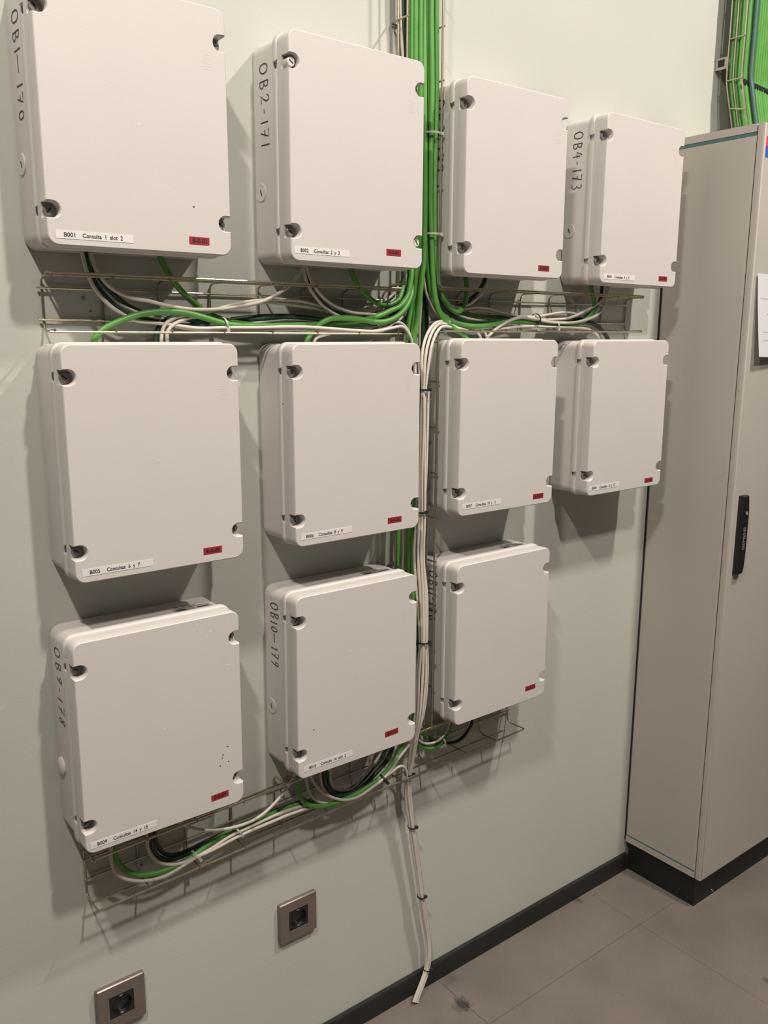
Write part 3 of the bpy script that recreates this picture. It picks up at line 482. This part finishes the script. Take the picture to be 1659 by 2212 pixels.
# --- lid
mb = MB()
rim = notched(BW+0.002, BH+0.002, 0.019, NZ, 0.007, 0.0065, 0.001)
mb.prism([at_y(offset(rim, 0.0018), YB), at_y(rim, YB-0.0025), at_y(rim, YR+0.0030), at_y(offset(rim, 0.0012), YR+0.0008), at_y(offset(rim, 0.0026), YR)])
low = rrect(BW-0.0030, BH-0.0030, 0.0170)
mb.prism([at_y(low, YR+0.0005), at_y(low, YF)], cap0=False)
top = notched(BW-0.0030, BH-0.0030, 0.0165, NZ, 0.0215, 0.0115, 0.0115)
mb.prism([at_y(top, YF+0.0002), at_y(top, -BD+0.0022), at_y(offset(top, 0.0006), -BD+0.0007), at_y(offset(top, 0.0018), -BD)], cap0=False)
for k in range(6):                      # faint moulded marking near the upper right corner
    mb.box(.1120, .1120 + (.017, .012, .015, .010, .016, .013)[k], -BD-.00010, -BD+.0005, .0950+.0042*k, .0965+.0042*k)
LID = mb.mesh('lid', M['plastic'])
# --- screws
def screw_mesh(material, h):
    mm = MB(); mm.disc_y(0, 0, YF+0.001, YF-h, 0.0078, 20, 0.0012)
    return mm.mesh('screw', material)
SCREW = screw_mesh(M['screw'], 0.006); SCREW_W = screw_mesh(M['screw_white'], 0.016)
def slot_mesh(h):
    mm = MB(); mm.box(-0.0048, 0.0048, YF-h-0.0004, YF-h+0.002, -0.0011, 0.0011)
    return mm.mesh('slot', M['slot'])
SLOT = slot_mesh(0.006); SLOT_W = slot_mesh(0.016)
# --- knock-out plug on the left cheek, with a moulded slot
mm = MB()
n = 24
ring = lambda x, r: [(x, r*math.sin(2*math.pi*k/n), r*math.cos(2*math.pi*k/n)) for k in range(n)]
mm.prism([ring(0.0, 0.0165), ring(-0.0014, 0.0165), ring(-0.0024, 0.0150), ring(-0.0020, 0.0125)])
PLUG = mm.mesh('knockout_plug', M['plastic'])
mm = MB(); mm.box(-0.0024, -0.0018, -0.0013, 0.0013, -0.0055, 0.0055); PLUGSLOT = mm.mesh('plug_slot', M['slot'])
mm = MB(); ring2 = lambda x, r: ring(x, r)
mm.prism([ring(0.0, 0.0165), ring(-0.0030, 0.0165), ring(-0.0060, 0.0120), ring(-0.0066, 0.0060)])
CAP = mm.mesh('knockout_plug', M['screw_white'])

# --- handwriting: pen strokes on a unit cell, u along the reading direction, v up
def arc(cx, cy, rx, ry, a0, a1, n=12):
    return [(cx + rx*math.cos(math.radians(a0+(a1-a0)*k/n)), cy + ry*math.sin(math.radians(a0+(a1-a0)*k/n))) for k in range(n+1)]
GLYPH = {
 'O': [arc(.5, .5, .40, .50, 100, 465, 18)],
 '0': [arc(.5, .45, .28, .42, 100, 465, 16)],
 'B': [[(.2, .0), (.2, 1.0)], [(.2, 1.0), (.62, .92), (.66, .70), (.55, .58), (.25, .52), (.70, .40), (.78, .18), (.6, .02), (.2, .0)]],
 '1': [[(.5, .0), (.52, .95)]],
 '2': [[(.15, .78), (.3, .98), (.6, .98), (.72, .75), (.5, .4), (.15, .02), (.85, .06)]],
 '3': [[(.2, .95), (.5, 1.0), (.7, .82), (.6, .6), (.38, .52), (.68, .42), (.75, .2), (.55, .0), (.2, .06)]],
 '4': [[(.45, 1.0), (.12, .42), (.85, .46)], [(.62, .8), (.60, .0)]],
 '7': [[(.12, .95), (.8, .95), (.42, .0)], [(.25, .48), (.75, .52)]],
 '8': [[(.7, .85), (.45, 1.0), (.25, .82), (.6, .42), (.62, .12), (.4, .0), (.22, .18), (.4, .5), (.7, .85)]],
 '9': [[(.72, .85), (.5, .98), (.26, .80), (.35, .55), (.6, .55), (.72, .85), (.62, .4), (.42, .0)]],
 '-': [[(.2, .45), (.8, .47)]], '_': [[(-.1, .45), (1.15, .48)]], ' ': [],
}
def handwriting(textline, z0, z1, y_base, height, xs, seed):
    """ribbons lying on the left cheek; reads downwards, letter tops towards the front"""
    rnd = random.Random(seed)
    widths = [{'1': .62, '-': .8, '_': 1.5, 'O': 1.15}.get(ch, 1.0) for ch in textline]
    pitch = (z0 - z1)/sum(widths)
    mm = MB(); z = z0; hw = 0.0011
    for ch, wd in zip(textline, widths):
        hh = height*rnd.uniform(.86, 1.04); dy = rnd.uniform(-.0015, .0015)
        for st in GLYPH[ch]:
            pts = [(y_base + dy - v*hh, z - (u*.86+.07*rnd.random())*pitch*(1 if wd >= 1 else .62)) for u, v in st]
            vs = []
            for i, p in enumerate(pts):
                a = pts[max(i-1, 0)]; b = pts[min(i+1, len(pts)-1)]
                t = Vector((b[0]-a[0], b[1]-a[1]))
                t = t.normalized() if t.length > 1e-9 else Vector((1, 0))
                nx, nz = -t.y*hw, t.x*hw
                vs += [(xs + .0146*(-p[0]-.0035), p[0]+nx, p[1]+nz), (xs + .0146*(-p[0]-.0035), p[0]-nx, p[1]-nz)]
            mm.add(vs, [(2*i, 2*i+1, 2*i+3, 2*i+2) for i in range(len(pts)-1)])
        z -= pitch*wd
    return mm

def label_mesh(w, h, material, t=0.0005):
    mm = MB(); mm.box(0, w, -t, 0, 0, h)
    return mm.mesh('label', material)
LW = label_mesh(0.1185, 0.0118, M['label_white']); LR = label_mesh(0.0355, 0.0120, M['label_red'])
FACE = (math.radians(90), 0, 0)

GRP = 'grey wall-mounted junction boxes'
# x, z, roll, printed text, red text, handwriting (text, top, bottom), plug, white label at, red label at, label
BOXES = [
 (0.1112, 1.9563, .0018, ('B001', 'Consulta  1  slot  2'), 'B-0-01', ('OB1_170', .150, -.008), 1, (-.1388, -.1785, .0), (.0745, -.1738, -.001), 'grey plastic junction box labelled B001 Consulta 1 slot 2, top left of the wall'),
 (0.5300, 1.9556, -.0023, ('B002', 'Consultas  2  y  3'), 'B-0-02', ('OB2-171', .153, .008), 1, (-.1432, -.1756, .0), (.0613, -.1672, .0), 'grey plastic junction box labelled B002 Consultas 2 y 3, with two white screws'),
 (0.9417, 1.9532, .0035, None, 'B-0-03', ('OB3-172', .160, .012), 0, None, (.0715, -.1738, .0), 'grey junction box with only a red tag, top row right of the green bundle'),
 (1.3763, 1.9509, -.0010, ('B004', 'Consultas  4  y  5'), 'B-0-04', ('OB4-173', .159, .024), 1, (-.1361, -.1788, .0), (.0789, -.1752, .0), 'grey plastic junction box labelled B004 Consultas 4 y 5, top right beside the cabinet'),
 (0.1178, 1.4354, .0013, ('B005', 'Consultas  6  y  7'), 'B-0-05', None, 0, (-.1398, -.1772, .0), (.0718, -.1735, .0), 'grey plastic junction box labelled B005 Consultas 6 y 7, leftmost of the middle row'),
 (0.5287, 1.4353, .0038, ('B006', 'Consultas  8  y  9'), 'B-0-06', None, 0, (-.1395, -.1752, .0), (.0682, -.1708, .0), 'grey plastic junction box labelled B006 Consultas 8 y 9, left of the white cable bundle'),
 (0.9406, 1.4423, -.0019, ('B007', 'Consultas  10  y  11'), 'B-0-07', None, 0, (-.1383, -.1732, .0), (.0850, -.1748, .0), 'grey plastic junction box labelled B007 Consultas 10 y 11, right of the white cable bundle'),
 (1.3686, 1.4409, .0024, ('B008', 'Consultas  12  y  13'), 'B-0-08', None, 0, (-.1430, -.1752, .0), (.0814, -.1775, .0), 'grey plastic junction box labelled B008 Consultas 12 y 13, rightmost of the middle row'),
 (0.1038, 0.9607, -.0025, ('B009', 'Consultas  14  y  15'), 'B-0-09', ('OB9-178', .160, .012), 2, (-.1425, -.1790, .0), (.0832, -.1690, .03), 'grey plastic junction box labelled B009 Consultas 14 y 15, leftmost of the bottom row'),
 (0.5268, 0.9591, -.0029, ('B010', 'Consulta  16  slot  2'), 'B-0-10', ('OB10_179', .160, .022), 1, (-.1375, -.1742, .0), (.0670, -.1595, .02), 'grey plastic junction box labelled B010 Consulta 16 slot 2, middle of the bottom row'),
 (0.9435, 0.9546, .0022, None, 'B-0-11', ('OB11-180', .162, .040), 0, None, (.0810, -.1628, .0), 'grey junction box with only a red tag, rightmost of the bottom row'),
]
# little chips and specks on the lids: local x, z, dark or white
MARKS = {0: [(0.0844, -0.1155, 'd'), (-0.0014, -0.0023, 'w'), ],
         8: [(0.1197, -0.0693, 'd'), (0.1097, -0.0829, 'd'), (0.1086, -0.0890, 'd'), (0.1206, -0.0993, 'd'), (0.1033, -0.1031, 'd'), (0.0677, 0.1771, 'w'), (0.1263, 0.1693, 'w'), (0.0939, 0.1604, 'w'), (0.0871, 0.1497, 'w'), (-0.0007, -0.0003, 'w'), (0.1263, 0.0890, 'w'), ],
         4: [(0.1287, -0.1831, 'w'), (0.1222, -0.1838, 'w'), (-0.0003, -0.0013, 'w'), ],
         9: [(-0.0232, 0.0543, 'w'), (-0.0001, 0.0010, 'w'), (-0.1133, -0.0905, 'd'), ],
         10: [(-0.0014, 0.0024, 'w'), ],
         6: [(-0.0026, -0.0012, 'w'), ],
         5: [(-0.1725, 0.0822, 'd'), ],
         }
def speck_mesh(name, material, seed):
    rnd = random.Random(seed); n = 9
    lp = []
    for k in range(n):
        a = 2*math.pi*k/n; r = .0011*rnd.uniform(.5, 1.5)
        lp.append((1.5*r*math.cos(a), r*math.sin(a)))
    mm = MB(); mm.prism([at_y(lp, 0.0), at_y(lp, -.0002)], smooth=False)
    return mm.mesh(name, material)
SPECKS = {'d': [speck_mesh('dark_speck', M['marker'], k) for k in range(3)], 'w': [speck_mesh('chip', M['label_white'], 10+k) for k in range(3)]}
for bi, (bx, bz, roll, txt, red, hand, plug, wl, rl, lab) in enumerate(BOXES):
    root = empty('junction_box', (bx, 0, bz), (0, -roll, 0), lab, 'junction box', GRP)
    body = link('body', BODY, root)
    lid = link('lid', LID, root)
    for k, (mx_, mz_, kind_) in enumerate(MARKS.get(bi, ())):
        link('dark_speck' if kind_ == 'd' else 'chip', SPECKS[kind_][k % 3], lid, (mx_, -BD, mz_), (0, k*1.3, 0))
    for ci, (sx, sz) in enumerate(((-1, 0), (1, 0), (-1, 1), (1, 1))):
        wht = bi == 1 and ci in (0, 3)
        loc = (sx*(BW/2 - 0.0112), 0, NZ[sz])
        sc = link('screw', SCREW_W if wht else SCREW, root, loc)
        if wht: sc['label'] = 'white raised screw'
        ang = math.radians(random.choice((35, -20, 60, -50, 80)))
        link('slot', SLOT_W if wht else SLOT, sc, None, (0, ang, 0))
    if plug:
        pl = link('knockout_plug', CAP if plug == 2 else PLUG, root, (-BW/2 + 0.0029, -0.0235, -0.0640))
        if plug == 2: pl['label'] = 'white domed knockout cap'
        else: link('plug_slot', PLUGSLOT, pl, None, (math.radians(-25), 0, 0))
    if hand:
        h = handwriting(hand[0], hand[1], hand[2], -0.026, 0.029, -BW/2 + 0.0015, bi)
        ho = h.build('handwriting', M['marker'], root)
        ho['label'] = 'black marker handwriting %s' % hand[0].replace('_', '-')
    if txt:
        lo = link('white_label', LW, root, (wl[0], -BD, wl[1]), (0, -wl[2], 0)); lo['label'] = 'white printed label strip'
        link('printed_text', text_mesh('printed_text', txt[0], 0.0088, M['ink'], 0.00012, 'LEFT', 0.0165), lo, (0.0115, -0.0008, 0.0056), FACE)
        link('printed_text', text_mesh('printed_text', txt[1], 0.0088, M['ink'], 0.00012, 'LEFT', 0.062 if len(txt[1]) > 18 else 0.056), lo, (0.0395, -0.0008, 0.0056), FACE)
    ro = link('red_label', LR, root, (rl[0], -BD, rl[1]), (0, -rl[2], 0)); ro['label'] = 'small red tag'
    link('printed_text', text_mesh('printed_text', red, 0.0095, M['ink'], 0.0004, 'LEFT', 0.0255), ro, (0.0050, -0.0008, 0.0058), FACE)
    if bi >= 8:
        mm = MB(); mm.box(0.055, 0.128, -0.064, -0.028, BH/2-0.0042, BH/2-0.0026)
        rr = mm.build('rating_label', M['silver'], root); rr['label'] = 'silver rating sticker on top'
        for (a, b, c, d) in ((.06, .078, -.060, -.054), (.062, .115, -.047, -.0455), (.100, .122, -.060, -.056), (.062, .105, -.040, -.0385)):
            mm = MB(); mm.box(a, b, c, d, BH/2-0.0027, BH/2-0.0022); mm.build('printed_block', M['ink'], rr)

# ================================================================== WIRE TRAYS
def wire_part(name, pts, r, parent, n=8):
    mm = MB(); mm.tube(pts, r, n); return mm.build(name, M['wire'], parent)
def hor_tray(label, x0, x1, zl0, zl1, hgt, yf, crosses, backs, extra_low=False):
    root = empty('wire_cable_tray', ((x0+x1)/2, 0, (zl0+zl1)/2), (0, 0, 0), label, 'cable tray', 'galvanised wire basket trays')
    cx, cz = root.location.x, root.location.z
    zl = lambda x: zl0 + (zl1-zl0)*(x-x0)/(x1-x0)
    L = lambda x, y, dz: (x-cx, y, zl(x)+dz-cz)
    yb = -0.0035
    wire_part('long_wire', [L(x0, yf, 0), L(x1, yf, 0)], .0021, root)
    wire_part('long_wire', [L(x0, yf, hgt), L(x1, yf, hgt)], .0021, root)
    wire_part('long_wire', [L(x0, yf+.004, hgt-.004), L(x1, yf+.004, hgt-.004)], .0018, root)
    if extra_low: wire_part('long_wire', [L(x0, -.030, -.001), L(x1-.045, -.030, -.001)], .0022, root)
    for b in backs: wire_part('long_wire', [L(x0, yb-.003, b), L(x1, yb-.003, b)], .0020, root)
    for xc in crosses:
        wire_part('cross_wire', [L(xc, yf-.003, hgt-.004), L(xc, yb-.012, hgt-.004), L(xc, yb-.003, hgt-.009), L(xc, yb, hgt-.018), L(xc, yb, .016), L(xc, yb-.003, .006), L(xc, yb-.012, .001), L(xc, yf-.003, .003)], .0019, root)
    return root
hor_tray('horizontal wire cable tray under boxes B001 and B002, left of the central bundle', -0.026, 0.683, 1.642, 1.642, 0.091, -0.056,
         [-.0175 + .0988*k for k in range(8)], (.019, .069))
hor_tray('horizontal wire cable tray under box B004, right of the central bundle', 0.786, 1.489, 1.6485, 1.651, 0.0905, -0.057,
         [.886 + .1*k for k in range(7)], (.021, .068))
hor_tray('long horizontal wire cable tray below the bottom row of boxes', -0.019, 1.092, 0.617, 0.650, 0.104, -0.060,
         [-.015 + .1006*k for k in range(12)], (.035, .075), True)
root = empty('wire_cable_tray', (.735, 0, .74), (0, 0, 0), 'tall vertical wire cable tray carrying the green bundle down the middle of the wall', 'cable tray', 'galvanised wire basket trays')
def V(x, y, z): return (x-.735, y, z-.74)
for (x, y) in ((.690, -.030), (.690, -.058), (.781, -.058), (.781, -.030), (.715, -.0065), (.756, -.0065)):
    if y < -.02:      # the side wires are cut away where the horizontal trays branch off
        wire_part('long_wire', [V(x, y, 1.744), V(x, y, 3.635)], .0022, root)
        wire_part('long_wire', [V(x, y, .74), V(x, y, 1.640)], .0022, root)
    else: wire_part('long_wire', [V(x, y, .74), V(x, y, 3.635)], .0022, root)
for k in range(29):
    z = .742 + .1*k
    if z > 3.63: break
    wire_part('cross_wire', [V(.690, -.061, z), V(.690, -.012, z), V(.694, -.005, z), V(.702, -.0035, z), V(.769, -.0035, z), V(.777, -.005, z), V(.7835, -.012, z), V(.7835, -.061, z)], .0020, root)

# ================================================================== CABLES
for (name, label, group, mname, r, pts) in CABLES:
    mm = MB(); mm.tube(spline(pts), r/1000.0, 10)
    tag(mm.build(name, M[mname]), label, 'cable', group)

# ================================================================== CABLE TIES
for (label, mname, p, rx, ry, ax, head) in TIES:
    root = empty('cable_tie', p, (0, 0, 0), label, 'cable tie', 'cable ties')
    if ax == 'h': root.rotation_euler = (0, math.radians(78), 0)
    elif ax == 'd': root.rotation_euler = (0, math.radians(58), 0)
    n = 28; w = 0.0019; t = 0.0012; rx = (rx+1)/1000.; ry = (ry+4)/1000.
    sect = ((t, -w), (t, w), (0, w), (0, -w))
    rings = [[((rx+a)*math.cos(2*math.pi*k/n), (ry+a)*math.sin(2*math.pi*k/n), b) for k in range(n)] for a, b in sect]
    rings.append(rings[0])
    mm = MB(); mm.prism([r_[::-1] for r_ in rings], cap0=False, cap1=False, smooth=False)
    M_t = M['black'] if mname == 'black' else M['clear']
    mm.build('strap', M_t, root)
    hx, hy = (rx+.002)*math.cos(math.radians(-40)), (ry+.002)*math.sin(math.radians(-40))
    mm = MB(); mm.box(hx-.0035, hx+.0035, hy-.003, hy+.0025, -.003, .003)
    mm.build('locking_head', M_t, root)

# ================================================================== SWITCHBOARD CABINET
CW = 0.60
cab = empty('electrical_cabinet', (XCAB, 0, 0), (0, 0, 0), 'tall grey steel electrical cabinet on a black plinth at the right', 'cabinet')
YS, YD, ZT, ZB = -0.2475, -0.2695, 2.149, 0.0985
m = MB(); m.box(.012, CW-.012, -.2455, -.012, 0, .0985); plinth = m.build('plinth', M['plinth'], cab)
m = MB(); m.disc_y(.108, .012, -.244, -.2485, .004, 12, .001); m.build('plinth_screw', M['chrome'], plinth)
m = MB(); m.box(.002, CW-.002, YS, -.008, .117, 2.124); m.build('carcass', M['cabinet'], cab)
# side panel with a folded edge, proud of the carcass
def bevel_box(mm, x0, x1, y0, y1, z0, z1, b):
    lo = lambda x, i: [(x, y0+i, z0+i), (x, y1-i, z0+i), (x, y1-i, z1-i), (x, y0+i, z1-i)]
    mm.prism([lo(x1, 0), lo(x0+b, 0), lo(x0, b)], smooth=False)
m = MB(); bevel_box(m, 0.0, .004, YS+.0035, -.010, .1205, 2.1215, .0015); m.build('side_panel', M['cabinet'], cab)
m = MB(); m.box(-.0005, CW+.0005, YS, -.008, 2.1305, ZT); m.build('top_cap', M['cabinet'], cab)
m = MB(); m.box(.0008, CW-.0008, YS+.001, -.009, 2.122, 2.131); m.build('teal_strip', M['teal_strip'], cab)
m = MB(); m.box(-.0005, CW+.0005, YS, -.008, ZB, .1165); m.build('bottom_rail', M['cabinet'], cab)
m = MB(); m.box(.0008, CW-.0008, YS+.001, -.009, .1163, .1208); m.build('teal_strip', M['teal_strip'], cab)
m = MB(); m.box(.003, CW-.003, -.0105, -.0008, ZB+.004, ZT-.004); m.build('rear_gap_shade', M['gasket'], cab)  # dark strip standing in for the shade between cabinet and wall
m = MB(); m.box(.0035, CW-.0035, YS-.0032, YS+.001, ZB+.004, ZT-.004); m.build('gasket', M['gasket'], cab)
# door with rounded front edges
m = MB()
dl = lambda i, y: [(0.0+i, y, ZB+i), (CW-i, y, ZB+i), (CW-i, y, ZT-i), (0.0+i, y, ZT-i)]
m.prism([dl(.0005, YS-.003), dl(0, YS-.004), dl(0, YD+.004), dl(.0012, YD+.0012), dl(.004, YD)], smooth=False)
door = m.build('door', M['cabinet'], cab)
# handle: long black lever with a slanted lower end
m = MB()
prof = [(.024, 1.013), (.052, 1.013), (.0575, 1.030), (.0605, 1.075), (.0605, 1.180), (.0580, 1.205), (.0540, 1.228), (.0245, 1.228)]
m.prism([at_y(prof, YD), at_y(prof, YD-.010), at_y(offset(prof, .003), YD-.014)], smooth=False)
hd = m.build('door_handle', M['handle'], door)
tm = text_mesh('maker_lettering', 'SIEMENS', .0175, M['print_grey'], .0002, 'CENTER', .062)
link('maker_lettering', tm, hd, (.043, YD-.0146, 1.112), (math.radians(90), math.radians(-90), 0))
m = MB(); m.disc_y(.047, 1.180, YD-.0138, YD-.0152, .0052, 16, .0005); m.build('lock_cover', M['print_grey'], hd)
# warning sticker, red over blue
m = MB(); m.box(.0085, .075, YD-.0006, YD, 2.0945, 2.1175); st = m.build('door_sticker', M['sticker_red'], door); st['label'] = 'red and blue sticker'
m = MB(); m.box(.0085, .075, YD-.0006, YD, 2.0695, 2.0940); m.build('sticker_lower_half', M['sticker_blue'], st)
# sheet of paper hung on the door, its left edge curling away
PX0, PX1, PZ0, PZ1 = .0205, .2305, 1.5895, 1.7960
m = MB(); cols_, rows_ = 10, 6; vs = []; t_ = .0006
def paper_pt(u, v):
    lift = .0045 + (.0155*(1-v)**1.3)*(1-.7*u)
    return (PX0 + (PX1-PX0)*u + .006*(1-2*v), YD - lift, PZ0 + (PZ1-PZ0)*v - .004*u)
for side in (0, 1):
    for j in range(rows_+1):
        for i in range(cols_+1):
            q = paper_pt(i/cols_, j/rows_)
            vs.append((q[0], q[1] - side*t_, q[2]))
W_ = cols_+1; fs = []; off = W_*(rows_+1)
for j in range(rows_):
    for i in range(cols_):
        a = j*W_+i
        fs.append((a, a+W_, a+W_+1, a+1)); fs.append((off+a, off+a+1, off+a+W_+1, off+a+W_))
edge = [j*W_ for j in range(rows_+1)] + [rows_*W_+i for i in range(1, W_)] + [j*W_+cols_ for j in range(rows_-1, -1, -1)] + [i for i in range(cols_-1, 0, -1)]
for k in range(len(edge)):
    a, b = edge[k], edge[(k+1) % len(edge)]
    fs.append((a, b, off+b, off+a))
m.add(vs, fs, True)
pap = m.build('paper_notice', M['paper']); pap.location = (XCAB, 0, 0)
tag(pap, 'white sheet of paper hung on the grey cabinet door', 'paper')
for (v, a, c_) in ((.86, .30, .8), (.70, .06, .9), (.52, .20, .85), (.30, .10, .6), (.20, .12, .5)):
    mm = MB(); pts = []
    for k in range(7):
        q = paper_pt(a + (c_-a)*k/6, v)
        pts += [(q[0], q[1]-t_-.0004, q[2]), (q[0], q[1]-t_-.0004, q[2]+.0028)]
    mm.add(pts, [(2*k, 2*k+2, 2*k+3, 2*k+1) for k in range(6)])
    mm.build('writing_line', M['pencil'], pap)

# ================================================================== TRAY AND CABLES OVER THE CABINET
root = empty('wire_cable_tray', (1.89, 0, 2.16), (0, 0, 0), 'vertical wire cable tray full of green cables above the cabinet', 'cable tray', 'galvanised wire basket trays')
TX0, TX1, TY = 1.817, 2.017, -.040
def bend(x, y, top=3.635):
    # runs down parallel to the wall and kinks below z 2.31 to enter the cabinet top
    return [(x, y, top), (x, y, 2.42), (x, y, 2.322), (x+.001, y-.005, 2.29), (x+.005, y-.014, 2.24), (x+.014, y-.030, 2.150)]
def V2(p): return (p[0]-1.89, p[1], p[2]-2.16)
for (x, y) in ((TX0, TY-.002), (TX0, TY-.021), (TX0, TY-.046), (TX1, TY-.002), (TX1, TY-.046), (TX0+.06, TY), (TX0+.13, TY)):
    wire_part('long_wire', [V2(q) for q in spline(bend(x, y))], .0023, root)
for z in (3.62, 3.52, 3.42, 3.32, 3.22, 3.12, 3.02, 2.92, 2.82, 2.72, 2.62, 2.52, 2.42, 2.316):
    wire_part('cross_wire', [V2(q) for q in ((TX0-.002, TY-.050, z), (TX0-.002, TY-.004, z), (TX0+.004, TY+.002, z), (TX1-.004, TY+.002, z), (TX1+.002, TY-.004, z), (TX1+.002, TY-.050, z))], .0022, root)
wire_part('cross_wire', [V2(q) for q in ((TX0+.003, TY-.064, 2.236), (TX0+.003, TY-.016, 2.246), (TX1+.008, TY-.016, 2.246), (TX1+.008, TY-.064, 2.236))], .0022, root)
for row, (dy, n0, x0_) in enumerate(((-.010, 4, .0085), (-.0215, 5, .0130), (-.0330, 15, .0090), (-.0445, 14, .0145))):
    for i in range(n0):
        x = TX0 + x0_ + .0118*i + random.uniform(-.0008, .0008)
        if x > TX1 - .008: continue
        mm = MB(); mm.tube(spline(bend(x, TY + dy + random.uniform(-.0012, .0012))), .0056, 8)
        tag(mm.build('green_cable', M['green']), 'green cable in the packed vertical tray above the cabinet', 'cable', 'green cables above the cabinet')
mm = MB(); mm.tube(spline(bend(TX0+.0235, TY-.0585)), .0066, 10)
tag(mm.build('teal_cable', M['teal']), 'grey-green cable lying over the green cables above the cabinet', 'cable')
# black strap around them, uneven because it follows each cable
mm = MB(); pts = []
for i in range(60):
    u = i/59
    pts.append((TX0 + .002 + .196*u, TY-.0525 - .0022*abs(math.sin(i*.85)), 2.306 - .010*u + .0022*math.sin(i*1.7)))
vs = []
for (x, y, z) in pts: vs += [(x, y, z-.0052), (x, y, z+.0052), (x, y+.003, z+.0052), (x, y+.003, z-.0052)]
fs = []
for i in range(len(pts)-1):
    for a in range(4):
        c_ = (a+1) % 4
        fs.append((4*i+a, 4*i+c_, 4*i+4+c_, 4*i+4+a))
mm.add(vs, fs)
tag(mm.build('cable_strap', M['black']), 'black strap around the green cables above the cabinet', 'strap')
# stand-off bracket between the wall and the tray
root = empty('tray_bracket', (1.836, 0, 2.366), (0, 0, 0), 'small steel stand-off bracket behind the tray above the cabinet', 'bracket')
mm = MB(); mm.box(-.014, .014, -.003, -.0002, -.015, .015); mm.build('wall_plate', M['steel'], root)
mm = MB(); mm.box(-.014, -.0115, -.0355, -.003, -.015, .015); mm.box(.0115, .014, -.0355, -.003, -.015, .015); mm.build('side_lip', M['steel'], root)
mm = MB(); mm.box(-.0148, -.0140, -.028, -.009, -.008, .010); mm.build('slotted_hole', M['slot'], root)

# ================================================================== WALL SOCKETS
def socket(x, z, label):
    s = 0.0965
    root = empty('wall_socket', (x, 0, z), (0, 0, 0), label, 'socket', 'wall sockets')
    out = rrect(s, s, .004, 3); inn = rrect(.049, .049, .0015, 3)
    mm = MB(); n = len(out)
    rings = [at_y(out, -.0003), at_y(out, -.0085), at_y(offset(out, .0018), -.0105), at_y(inn, -.0105), at_y(inn, -.004)]
    mm.prism(rings, cap0=True, cap1=False, smooth=False)
    mm.build('frame_plate', M['socket_plate'], root)
    # recessed black insert with a round well
    mm = MB(); N = 32; sq = []
    for k in range(N):
        a = 2*math.pi*k/N; c, s_ = math.cos(a), math.sin(a); q = .0243/max(abs(c), abs(s_))
        sq.append((q*c, q*s_))
    cir = [(.0205*math.cos(2*math.pi*k/N), .0205*math.sin(2*math.pi*k/N)) for k in range(N)]
    bot = [(.0195*math.cos(2*math.pi*k/N), .0195*math.sin(2*math.pi*k/N)) for k in range(N)]
    mm.prism([at_y(sq, -.0092), at_y(cir, -.0092), at_y(bot, -.0012)], cap0=False, cap1=True, smooth=False)
    ins = mm.build('socket_insert', M['socket_black'], root)
    for sx in (-.0095, .0095):
        mm = MB(); mm.disc_y(sx, 0, -.0008, -.0018, .0027, 12); mm.build('pin_hole', M['slot'], ins)
    for sz in (-1, 1):
        mm = MB(); mm.box(-.003, .003, -.0085, -.0015, sz*.0188-.0012, sz*.0188+.0012); mm.build('earth_clip', M['chrome'], ins)
    return root
socket(.4395, .3690, 'bronze-framed black wall socket nearer the hanging white cables, right one of the two')
socket(.0350, .3625, 'bronze-framed black wall socket low at the left edge, cut off by the lower frame')

# ================================================================== small fixings left in the wall
for (x, y, z, r, lab) in ((.0501, -.0022, 1.6964, .0034, 'small screw head in the wall at the left end of the middle tray'),
                          (.0279, -.0006, 1.7054, .0013, 'small dark drill hole left of the screw head in the middle tray'),
                          (.0604, -.0012, 1.6765, .0020, 'small dark anchor hole right of the screw head in the middle tray'),
                          (.0939, -.0012, .6348, .0025, 'small dark screw in the wall below box B009')):
    mm = MB(); mm.disc_y(0, 0, .001, y, r, 12, .0003)
    o = mm.build('wall_fixing', M['steel'] if r > .003 else M['screw'], None, (x, 0, z)); tag(o, lab, 'fixing', 'small wall fixings')
